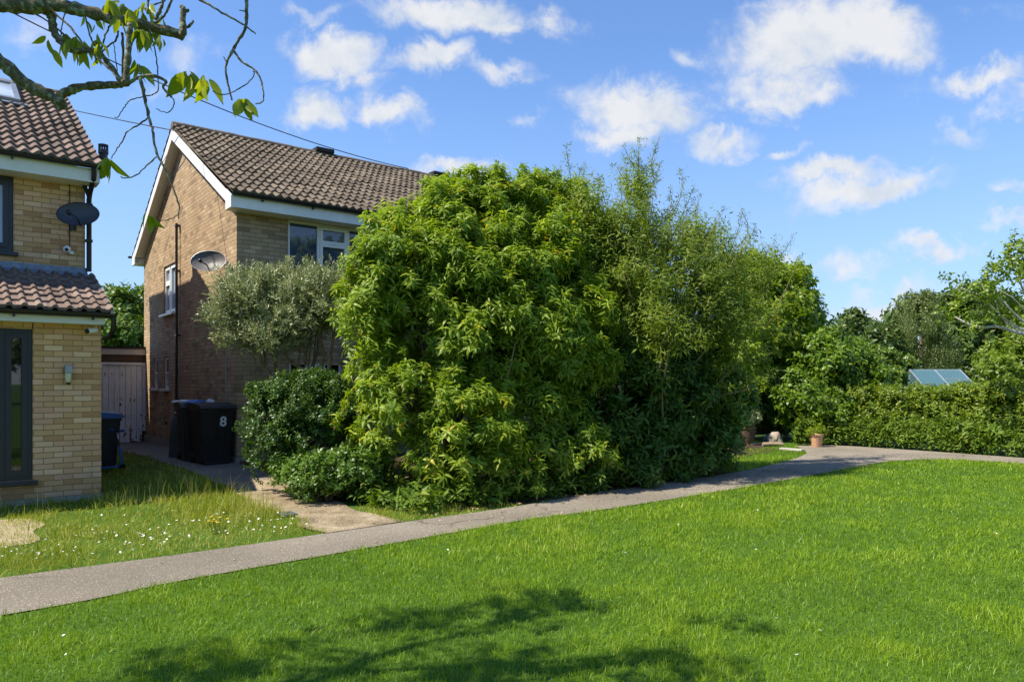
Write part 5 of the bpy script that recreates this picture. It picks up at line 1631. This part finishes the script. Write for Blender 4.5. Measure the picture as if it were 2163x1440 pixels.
# greenhouse behind the hedge
def greenhouse():
    o = W(1974, 900, 26.0) * [1, 1, 0]
    t = thing('greenhouse', o, 'aluminium greenhouse with a pitched glass roof showing over the hedge', 'greenhouse', math.radians(-4))
    w, d, eh, rh = .86, 1.2, 1.35, 2.02
    fr = MB()
    def bar(p, q, r=.030): fr.tube([p, q], r, 4)
    for x in (-w, 0, w):
        for s in (-1, 1):
            bar((x, s * d, 0), (x, s * d, eh)); bar((x, s * d, eh), (x, 0, rh))
    bar((-w, 0, rh), (w, 0, rh), .04)
    for s in (-1, 1):
        bar((-w, s * d, eh), (w, s * d, eh), .028); bar((-w, s * d, .05), (w, s * d, .05), .028)
    for x in (-w, w):
        bar((x, -d, eh), (x, d, eh)); bar((x, -d, .05), (x, d, .05)); bar((x, 0, 0), (x, 0, rh))
    bar((0, -.62, rh - .62 / d * (rh - eh) + .02), (w, -.62, rh - .62 / d * (rh - eh) + .02))
    fr.build('frame', M['alu'], t)
    for x0, x1 in ((-w, 0), (0, w)):
        for s in (-1, 1):
            g = MB(); g.add([(x0 + .02, s * d, eh), (x1 - .02, s * d, eh), (x1 - .02, s * .01, rh), (x0 + .02, s * .01, rh)], [(0, 1, 2, 3)]); g.build('roof_pane', M['ghglass'], t)
            g = MB(); g.add([(x0 + .02, s * d, .06), (x1 - .02, s * d, .06), (x1 - .02, s * d, eh), (x0 + .02, s * d, eh)], [(0, 1, 2, 3)]); g.build('side_pane', M['ghglass'], t)
    for x in (-w, w):
        g = MB(); g.add([(x, -d, .06), (x, d, .06), (x, d, eh), (x, 0, rh), (x, -d, eh)], [(0, 1, 2, 3, 4)]); g.build('gable_pane', M['ghglass'], t)


greenhouse()

# ------------------------------------------------------------------ grass
def vnoise(X, Y, s, seed):
    r = np.random.default_rng(seed); g = r.random((64, 64))
    x = X / s; y = Y / s
    i = np.floor(x).astype(int); j = np.floor(y).astype(int)
    fx = sst(x - i); fy = sst(y - j)
    a = g[i % 64, j % 64]; b = g[(i + 1) % 64, j % 64]; c = g[i % 64, (j + 1) % 64]; d = g[(i + 1) % 64, (j + 1) % 64]
    return (a * (1 - fx) + b * fx) * (1 - fy) + (c * (1 - fx) + d * fx) * fy


def blades(X, Y, h, w, rng, clump, lean=.55):
    n = len(X)
    Z = ground_z(X, Y)
    az = rng.uniform(0, 2 * PI, n); b = rng.uniform(0, 2 * PI, n)
    sx, sy = np.cos(az) * w * .5, np.sin(az) * w * .5
    ln = np.abs(rng.normal(size=n)) * lean
    lx, ly = np.cos(b) * ln * h, np.sin(b) * ln * h
    hz = h / np.sqrt(1 + ln * ln * .8)
    V = np.empty((n, 5, 3), np.float32)
    V[:, 0] = np.stack([X - sx, Y - sy, Z - .005], 1); V[:, 1] = np.stack([X + sx, Y + sy, Z - .005], 1)
    mx, my, mz = X + lx * .35, Y + ly * .35, Z + hz * .62
    V[:, 2] = np.stack([mx - sx * .8, my - sy * .8, mz], 1); V[:, 3] = np.stack([mx + sx * .8, my + sy * .8, mz], 1)
    V[:, 4] = np.stack([X + lx, Y + ly, Z + hz], 1)
    T = (np.array([(0, 1, 3), (0, 3, 2), (2, 3, 4)])[None] + (np.arange(n) * 5)[:, None, None]).reshape(-1, 3)
    r = np.repeat(rng.random(n), 5); c = np.repeat(clump, 5)
    return V.reshape(-1, 3), T, r, c


HOUSE_A = np.array([tuple((OL + x * EX + y * EY)[:2]) for x, y in ((-8, -.02), (.02, -.02), (.02, 9), (-8, 9))])
HOUSE_B = np.array([tuple((OH + x * EX + y * EY)[:2]) for x, y in ((-.03, -.03), (11, -.03), (11, 8), (-.03, 8))])


def region(X, Y):
    """0 none, 1 mown lawn, 2 longer verge"""
    a, b = ab_of(X, Y)
    jx = (vnoise(X, Y, .16, 3) - .5) * .12 + (vnoise(X, Y, .05, 13) - .5) * .08 + (vnoise(X, Y, .7, 23) - .5) * .10; jy = (vnoise(X, Y, .16, 4) - .5) * .12 + (vnoise(X, Y, .05, 14) - .5) * .08
    ox, oy = .045 * EY[0], .045 * EY[1]
    path = inpoly(X + jx + ox, Y + jy + oy, PATH_POLY) & inpoly(X + jx - ox, Y + jy - oy, PATH_POLY)
    ox, oy = .06 * EX[0], .06 * EX[1]
    drv = (inpoly(X + jx * 1.6 + ox, Y + jy + oy, DRIVE) & inpoly(X + jx * 1.6 - ox, Y + jy - oy, DRIVE)) | inpoly(X + jx, Y + jy, SIDE)
    hs = inpoly(X, Y, HOUSE_A) | inpoly(X, Y, HOUSE_B)
    farb = np.interp(X, FARs[:, 0], FARs[:, 1])
    nearb = np.interp(X, NEARs[:, 0], NEARs[:, 1])
    edge = HEDs[:, 1][::-1]; hx = HEDs[:, 0][::-1]
    z = np.zeros(X.shape, int)
    lawn = (Y < nearb) & (X < 14)
    z[lawn] = 1
    left = (Y >= farb) & (a < 3.3) & (b < 21)
    z[left] = 2
    patch = (Y >= farb) & (a >= 4.1) & (a < 5.9) & (b < 8.55 - .75 * np.clip(a - 4.6, 0, 2)) & (X < 1)
    z[patch] = 2
    verge = (a > 10.9) & (Y >= farb) & (X < 7.3) & (Y < 18.6) & (b < 10.2)
    z[verge] = 1
    z[path | (drv & ((vnoise(X, Y, .22, 33) < .80) | (b > 9.5))) | hs] = 0
    bare = inpoly(X + jx * 4, Y + jy * 4, BARE) & (RNG.random(X.shape) > .42)
    z[bare & (z == 2)] = 0
    return z


BARE = spline([tuple(G(u, v)[:2]) for u, v in ((-160, 1092), (-20, 1098), (60, 1096), (95, 1108), (70, 1122), (85, 1140), (40, 1152), (-60, 1160), (-160, 1150), (-160, 1092))], 5)[:-1]
sheet('bare_ground', BARE, ground_mat('dry_bare_ground', [(.3, (.30, .23, .13)), (.5, (.46, .37, .22)), (.7, (.58, .49, .32))], 5, 1.0, 60, (.66, .58, .42), .64, 40, .02), .007)


def grass_field():
    rng = np.random.default_rng(17)
    lawnp, meadp = [], []
    for y0, y1, dens, wd in ((2.6, 4.6, 5600, .0037), (4.6, 6.5, 3900, .0046), (6.5, 9.0, 2300, .0062), (9.0, 12.5, 1300, .0085), (12.5, 19.0, 800, .0115)):
        xm = .72 * y1 + 3.9
        n = int(dens * (y1 - y0) * 2 * xm)
        X = rng.uniform(-xm, xm, n); Y = rng.uniform(y0, y1, n)
        k = np.abs(X) < .72 * Y + 3.7; X, Y = X[k], Y[k]
        far = np.maximum(np.abs(X) - .72 * Y - .9, 0); k = rng.random(len(X)) > .30 * np.minimum(far, 1); X, Y = X[k], Y[k]
        z = region(X, Y)
        cl = .55 * vnoise(X, Y, .55, 1) + .4 * vnoise(X, Y, .13, 2) + .32 * (vnoise(X, Y, 2.1, 41) - .42)
        m = z == 1
        h = (.020 + .027 * rng.random(m.sum()) + .050 * np.clip(cl[m] - .42, 0, 1) * 2) * np.where(rng.random(m.sum()) > .985, 1.7, 1)
        lawnp.append(blades(X[m], Y[m], h, wd * rng.uniform(.7, 1.3, m.sum()), rng, np.clip(cl[m] * 1.5 - .25, 0, 1), 1.15))
        m = (z == 2) & (rng.random(len(X)) < .55)
        a, b = ab_of(X[m], Y[m])
        dt = np.hypot(a - 2.85, (b - 9.35) * .6)          # rank tussock beside the gravel path
        hh = .03 + .045 * rng.random(m.sum()) + .24 * np.exp(-(dt / .55) ** 2) * rng.uniform(.4, 1.1, m.sum()) * (a > 2.1) + .15 * np.exp(-(np.hypot(a - 3.05, (b - 11.25) * .7) / .35) ** 2) * rng.uniform(.3, 1.2, m.sum()) + .015 * np.exp(-((b - 11.1) / .5) ** 2) + .06 * (vnoise(X[m], Y[m], .4, 5) > .68)
        meadp.append(blades(X[m], Y[m], hh, wd * 1.0 * rng.uniform(.7, 1.2, m.sum()), rng, np.clip(.65 * vnoise(X[m], Y[m], .45, 6) + .35 * vnoise(X[m], Y[m], .12, 7), 0, 1), 1.25))
    V, T, r, c = fold_in(lawnp)
    tag(npmesh('lawn_grass', V, T, LM['grass'], None, {'rnd': r, 'clump': c}), 'short bright mown grass of the lawn', 'grass', kind='stuff')
    # a few tall seed stalks
    a = np.concatenate([rng.normal(2.95, .2, 40), rng.normal(2.85, .35, 130), rng.uniform(1.6, 3.2, 50), rng.uniform(-.5, 2.2, 26)]); b = np.concatenate([rng.normal(11.3, .4, 40), rng.normal(9.6, .8, 130), rng.uniform(9.0, 11.2, 50), rng.uniform(10.3, 10.9, 26)])
    X = a * EX[0] + b * EY[0]; Y = a * EX[1] + b * EY[1]; k = region(X, Y) == 2; X, Y = X[k], Y[k]
    meadp.append(blades(X, Y, rng.uniform(.18, .42, len(X)), np.full(len(X), .006), rng, np.full(len(X), .95), .5))
    V, T, r, c = fold_in(meadp)
    tag(npmesh('long_grass', V, T, LM['meadow'], None, {'rnd': r, 'clump': c}), 'longer yellowish grass of the verges beside the houses', 'grass', kind='stuff')


grass_field()


def flowers():
    rng = np.random.default_rng(31)
    # daisies: white rayed heads on short stalks
    n = 330
    a = rng.uniform(-1.6, 3.2, n); b = 7.45 + np.abs(rng.normal(size=n)) * .75
    X = a * EX[0] + b * EY[0]; Y = a * EX[1] + b * EY[1]
    k = region(X, Y) == 2
    X, Y = X[k], Y[k]
    X = np.concatenate([X, rng.uniform(-4, 6, 26)]); Y = np.concatenate([Y, rng.uniform(4, 9, 26)])
    k = region(X, Y) > 0; X, Y = X[k], Y[k]
    z = ground_z(X, Y) + rng.uniform(.06, .12, len(X))
    R = rng.uniform(.006, .012, len(X))
    m = 7
    ang = np.arange(m) * 2 * PI / m
    tilt = rng.normal(size=(len(X), 2)) * .3
    ring = np.stack([np.cos(ang), np.sin(ang)], 1)[None] * R[:, None, None]
    V = np.zeros((len(X), m + 1, 3)); V[:, 1:, :2] = ring; V[:, 1:, 2] = ring[:, :, 0] * tilt[:, :1] + ring[:, :, 1] * tilt[:, 1:]
    V += np.stack([X, Y, z], 1)[:, None]
    T = np.array([(0, 1 + i, 1 + (i + 1) % m) for i in range(m)])[None] + (np.arange(len(X)) * (m + 1))[:, None, None]
    tag(npmesh('daisies', V.reshape(-1, 3), T.reshape(-1, 3), plain('white_petals', (.78, .77, .70), .6, var=.06)), 'tiny white daisies scattered in the verge grass', 'daisies', kind='stuff')
    # yellow hawkweed clump
    p = G(463, 1108, .1); base = np.array([p[0], p[1], gz(p) - .012])
    t = thing('yellow_wildflower', base, 'clump of small yellow wildflowers in the verge grass', 'wildflower')
    st = MB(); yp = plain('yellow_petals', (.75, .50, .02), .6)
    for _ in range(9):
        hd = MB()
        x, y = rng.normal(size=2) * .05; h = rng.uniform(.12, .19)
        st.tube([(x * .5, y * .5, 0), (x, y, h)], .002, 5)
        hd.lathe([(0, -.004), (.009, .0), (.016, .005), (.010, .008), (0, .009)], (x, y, h), 9)
        hd.build('flower_head', yp, t)
    st.build('stalks', LM['weeds'], t)
    p = G(858, 1010, .25); base = np.array([p[0], p[1], 0.0])
    t = thing('pink_wildflower', base, 'single pink flower on a thin stalk at the foot of the tall shrub', 'wildflower')
    st = MB(); st.tube([(0, 0, 0), (.02, 0, .14), (.01, 0, .26)], .003, 6); st.build('stalk', LM['weeds'], t)
    hd = MB()
    for k in range(6):
        a_ = k * PI / 3; hd.lathe([(0, 0), (.016, .006), (.012, .014), (0, .012)], (.01 + .016 * math.cos(a_), .016 * math.sin(a_), .26), 8)
    hd.build('flower_head', plain('pink_petals', (.62, .28, .38), .6), t, smooth=True)


flowers()


def understorey():
    rng = np.random.default_rng(41)
    # leafy weeds along the foot of the shrubs and of the hedge
    P = []
    for a in np.arange(4.5, 11.3, .03):
        k = rng.poisson(1.6)
        for _ in range(k):
            b = 7.62 + abs(rng.normal()) * .30
            q = ab(a + rng.normal() * .05, b); q[2] = abs(rng.normal()) * .12 + .03; P.append(q)
    for f in np.linspace(0, 1, 420):
        i = f * (len(HEDs) - 1) * .8; j = int(i)
        q = HEDs[j] * (1 - i + j) + HEDs[min(j + 1, len(HEDs) - 1)] * (i - j)
        for _ in range(4):
            d = abs(rng.normal()) * .32; P.append(np.array([q[0] + d * .75, q[1] + d * .65 + .05, abs(rng.normal()) * .24 + .03 + d * .8]))
    for _ in range(420):
        a = rng.uniform(4.3, 5.9); b = rng.uniform(8.0, 10.3)
        q = ab(a, b); q[2] = abs(rng.normal()) * .10 + .03; P.append(q)
    P = np.array(P); k = ~inpoly(P[:, 0], P[:, 1], PATH_POLY); P = P[k]
    D = unit(np.stack([rng.normal(size=len(P)) * .5, rng.normal(size=len(P)) * .5 - .2, np.ones(len(P))], 1))
    V, T, r, c = scatter(T_weed, P, D, rng.uniform(.7, 1.5, len(P)), rng)
    tag(npmesh('weeds', V, T, LM['weeds'], None, {'rnd': r, 'clump': c}), 'leafy weeds along the foot of the shrubs and the hedge', 'weeds', kind='stuff')
    # dry leaves and twigs along the path edge
    n = 620
    a = rng.uniform(4.4, 12.5, n); b = 7.52 - np.abs(rng.normal(size=n)) * .10 - (rng.random(n) < .3) * rng.uniform(0, .9, n) + .05
    X = a * EX[0] + b * EY[0]; Y = a * EX[1] + b * EY[1]
    x2 = rng.uniform(-5, 8, 160); y2 = rng.uniform(4.5, 15, 160)
    X = np.concatenate([X, x2, rng.uniform(-2.8, -1.2, 60)]); Y = np.concatenate([Y, y2, rng.uniform(8.0, 10.6, 60)]); k = inpoly(X, Y, PATH_POLY) | inpoly(X, Y, DRIVE) | (np.arange(len(X)) < 300)
    X, Y = X[k], Y[k]
    Vt, Tt = leaf4(.045, .02, .1)
    tm = [(Vt, Tt, np.zeros(len(Vt), int))]
    D = unit(np.stack([rng.normal(size=len(X)) * .25, rng.normal(size=len(X)) * .25, np.ones(len(X))], 1))
    V, T, r, c = scatter(tm, np.stack([X, Y, ground_z(X, Y) + .022], 1), D, rng.uniform(.5, 1.4, len(X)), rng)
    tag(npmesh('leaf_litter', V, T, leaf_mat('dry_leaves', [(0, (.20, .11, .05)), (.6, (.38, .26, .14)), (1, (.55, .45, .30))], .1, (1, 1, 1), .7), None, {'rnd': r, 'clump': c}), 'dry fallen leaves strewn along the path edge', 'leaf litter', kind='stuff')


understorey()

# ------------------------------------------------------------------ light, sky, camera
LD = Vector((.690*EX[0] + .20*-EY[0], .690*EX[1] + .20*-EY[1], -1.0)).normalized()
sun = bpy.data.lights.new('sun', 'SUN'); sun.energy = 3.75; sun.angle = math.radians(.55); sun.color = (1.0, .925, .79)
so = bpy.data.objects.new('sun', sun); so.rotation_euler = LD.to_track_quat('-Z', 'Y').to_euler(); so.location = (-12, -6, 20); link(so)

wd = bpy.data.worlds.new('World'); sc.world = wd; wd.use_nodes = True


class WT(NT):
    def __init__(s, w):
        s.t = w.node_tree; s.n = s.t.nodes; s.l = s.t.links


nt = WT(wd)
sky = nt.new('ShaderNodeTexSky', sky_type='NISHITA')
sky.sun_disc = False
sky.sun_elevation = math.asin(-LD.z); sky.sun_rotation = math.atan2(-LD.x, -LD.y)
sky.air_density = 1.0; sky.dust_density = .05; sky.ozone_density = 4.0
bg = nt.n['Background']; bg.inputs[1].default_value = .133
skycol = nt.mix(1.0, sky.outputs[0], (.66, .745, .86), 'MULTIPLY')
# fair weather clouds placed by compass direction and height
tc = nt.new('ShaderNodeTexCoord').outputs['Generated']
sp = nt.new('ShaderNodeSeparateXYZ', {0: tc})
yy = nt.math('MAXIMUM', sp.outputs[1], .02)
lowsky = nt.new('ShaderNodeMapRange', {'Value': sp.outputs[2], 'From Min': .42, 'From Max': .0, 'To Max': .62}, interpolation_type='SMOOTHSTEP').outputs[0]
nt.l.new(nt.mix(lowsky, skycol, (1.42, 1.93, 2.85)), bg.inputs[0])
qx = nt.math('DIVIDE', sp.outputs[0], yy); qz = nt.math('DIVIDE', sp.outputs[2], yy)
q = nt.new('ShaderNodeCombineXYZ', {0: qx, 1: qz}).outputs[0]
wob = nt.new('ShaderNodeTexNoise', {'Vector': q, 'Scale': 15.0, 'Detail': 9.0, 'Roughness': .64, 'Distortion': .45})
wob2 = nt.new('ShaderNodeTexNoise', {'Vector': q, 'Scale': 5.5, 'Detail': 3.0, 'Roughness': .55})
w1 = nt.vmath('SCALE', nt.vmath('SUBTRACT', wob.outputs['Color'], (.5, .5, .5)).outputs[0], scale=.10).outputs[0]
w2 = nt.vmath('SCALE', nt.vmath('SUBTRACT', wob2.outputs['Color'], (.5, .5, .5)).outputs[0], scale=.11).outputs[0]
qq = nt.vmath('ADD', nt.vmath('ADD', q, w1).outputs[0], w2).outputs[0]
CL = [(960, 25, 185, 62, 8, 1), (1050, 65, 80, 40, 0, .9), (1165, 45, 60, 42, 0, .62), (725, 118, 125, 62, 8, 1), (790, 150, 60, 38, 20, .7), (915, 132, 92, 40, 6, .85), (1055, 168, 95, 28, 4, .55),
      (665, 225, 88, 50, 0, .9), (818, 236, 78, 44, 10, .85), (1350, 220, 165, 72, 4, 1), (1320, 278, 100, 38, 0, .85), (1525, 290, 92, 36, -6, .75), (1225, 280, 60, 24, 0, .5), (1700, 80, 190, 100, -4, 1), (1830, 70, 150, 95, 6, 1), (1640, 175, 140, 62, 0, .8), (1885, 125, 95, 62, 0, .85), (1700, 205, 90, 35, 0, .7), (1465, 105, 50, 30, 0, .45),
      (2070, 180, 150, 36, -14, .7), (2165, 205, 70, 42, 0, .6), (2105, 242, 62, 28, 0, .45), (2035, 300, 68, 28, 0, .5), (1675, 320, 50, 22, -8, .6), (1755, 372, 125, 38, -8, .85), (1840, 410, 165, 46, -10, 1),
      (1975, 528, 105, 26, 0, .75), (1800, 562, 82, 26, 0, .6), (1865, 622, 150, 30, -5, .7), (2145, 475, 65, 22, 0, .5), (2150, 400, 60, 26, 0, .5), (965, 350, 115, 34, 0, .8), (1655, 542, 45, 22, 0, .6), (385, 95, 95, 46, 15, .42), (60, 70, 120, 50, 10, .35), (665, 22, 75, 28, 0, .42), (350, 180, 80, 40, 0, .3), (1110, 258, 60, 16, 0, .3), (2100, 20, 120, 30, 0, .2), (270, 370, 40, 16, 0, .2)]
dens = None
for u, v, ru, rv2, ang, st in CL:
    mp = nt.new('ShaderNodeMapping', {'Vector': qq}, vector_type='TEXTURE')
    mp.inputs['Location'].default_value = ((u - CU) / FPX, (HV - v) / FPX, 0)
    mp.inputs['Rotation'].default_value = (0, 0, math.radians(-ang))
    mp.inputs['Scale'].default_value = (ru / FPX, rv2 / FPX, 1)
    ln = nt.vmath('LENGTH', mp.outputs[0]).outputs['Value']
    d = nt.math('MULTIPLY', nt.math('SUBTRACT', 1.25, ln, clamp=True), st)
    dens = d if dens is None else nt.math('MAXIMUM', dens, d)
fb = nt.noise(q, 22, 8, .62)
den = nt.math('ADD', dens, nt.math('MULTIPLY', nt.math('SUBTRACT', fb, .5), .85))
cov = nt.new('ShaderNodeMapRange', {'Value': den, 'From Min': .06, 'From Max': .90}, interpolation_type='SMOOTHSTEP').outputs[0]
cov = nt.math('MULTIPLY', cov, nt.math('GREATER_THAN', dens, 0.001))
ccol = nt.mix(nt.new('ShaderNodeMapRange', {'Value': nt.noise(q, 11, 5, .6), 'From Min': .36, 'From Max': .56}).outputs[0], (.76, .83, .93), (.97, .98, 1.0))
bg2 = nt.new('ShaderNodeBackground', {'Color': ccol, 'Strength': .44})
ms = nt.new('ShaderNodeMixShader', {0: nt.math('MULTIPLY', cov, .95), 1: bg.outputs[0], 2: bg2.outputs[0]})
nt.l.new(ms.outputs[0], nt.n['World Output'].inputs[0])

cam = bpy.data.cameras.new('camera')
co = bpy.data.objects.new('camera', cam); link(co)
co.location = (0, 0, EYE); co.rotation_euler = (math.radians(90), 0, 0)
cam.sensor_fit = 'HORIZONTAL'; cam.sensor_width = 36
cam.lens = 36 * FPX / 2163
cam.shift_y = (HV - 720) / 2163
cam.clip_start = .05; cam.clip_end = 1500
sc.camera = co

sc.view_settings.view_transform = 'Standard'; sc.view_settings.look = 'None'
sc.view_settings.exposure = 1.02; sc.view_settings.gamma = 1.0
sc.render.engine = 'CYCLES'
sc.cycles.max_bounces = 7; sc.cycles.diffuse_bounces = 3; sc.cycles.glossy_bounces = 3; sc.cycles.transmission_bounces = 5; sc.cycles.transparent_max_bounces = 8
sc.cycles.use_denoising = True
sc.cycles.denoiser = 'OPENIMAGEDENOISE'
sc.cycles.denoising_input_passes = 'RGB_ALBEDO_NORMAL'
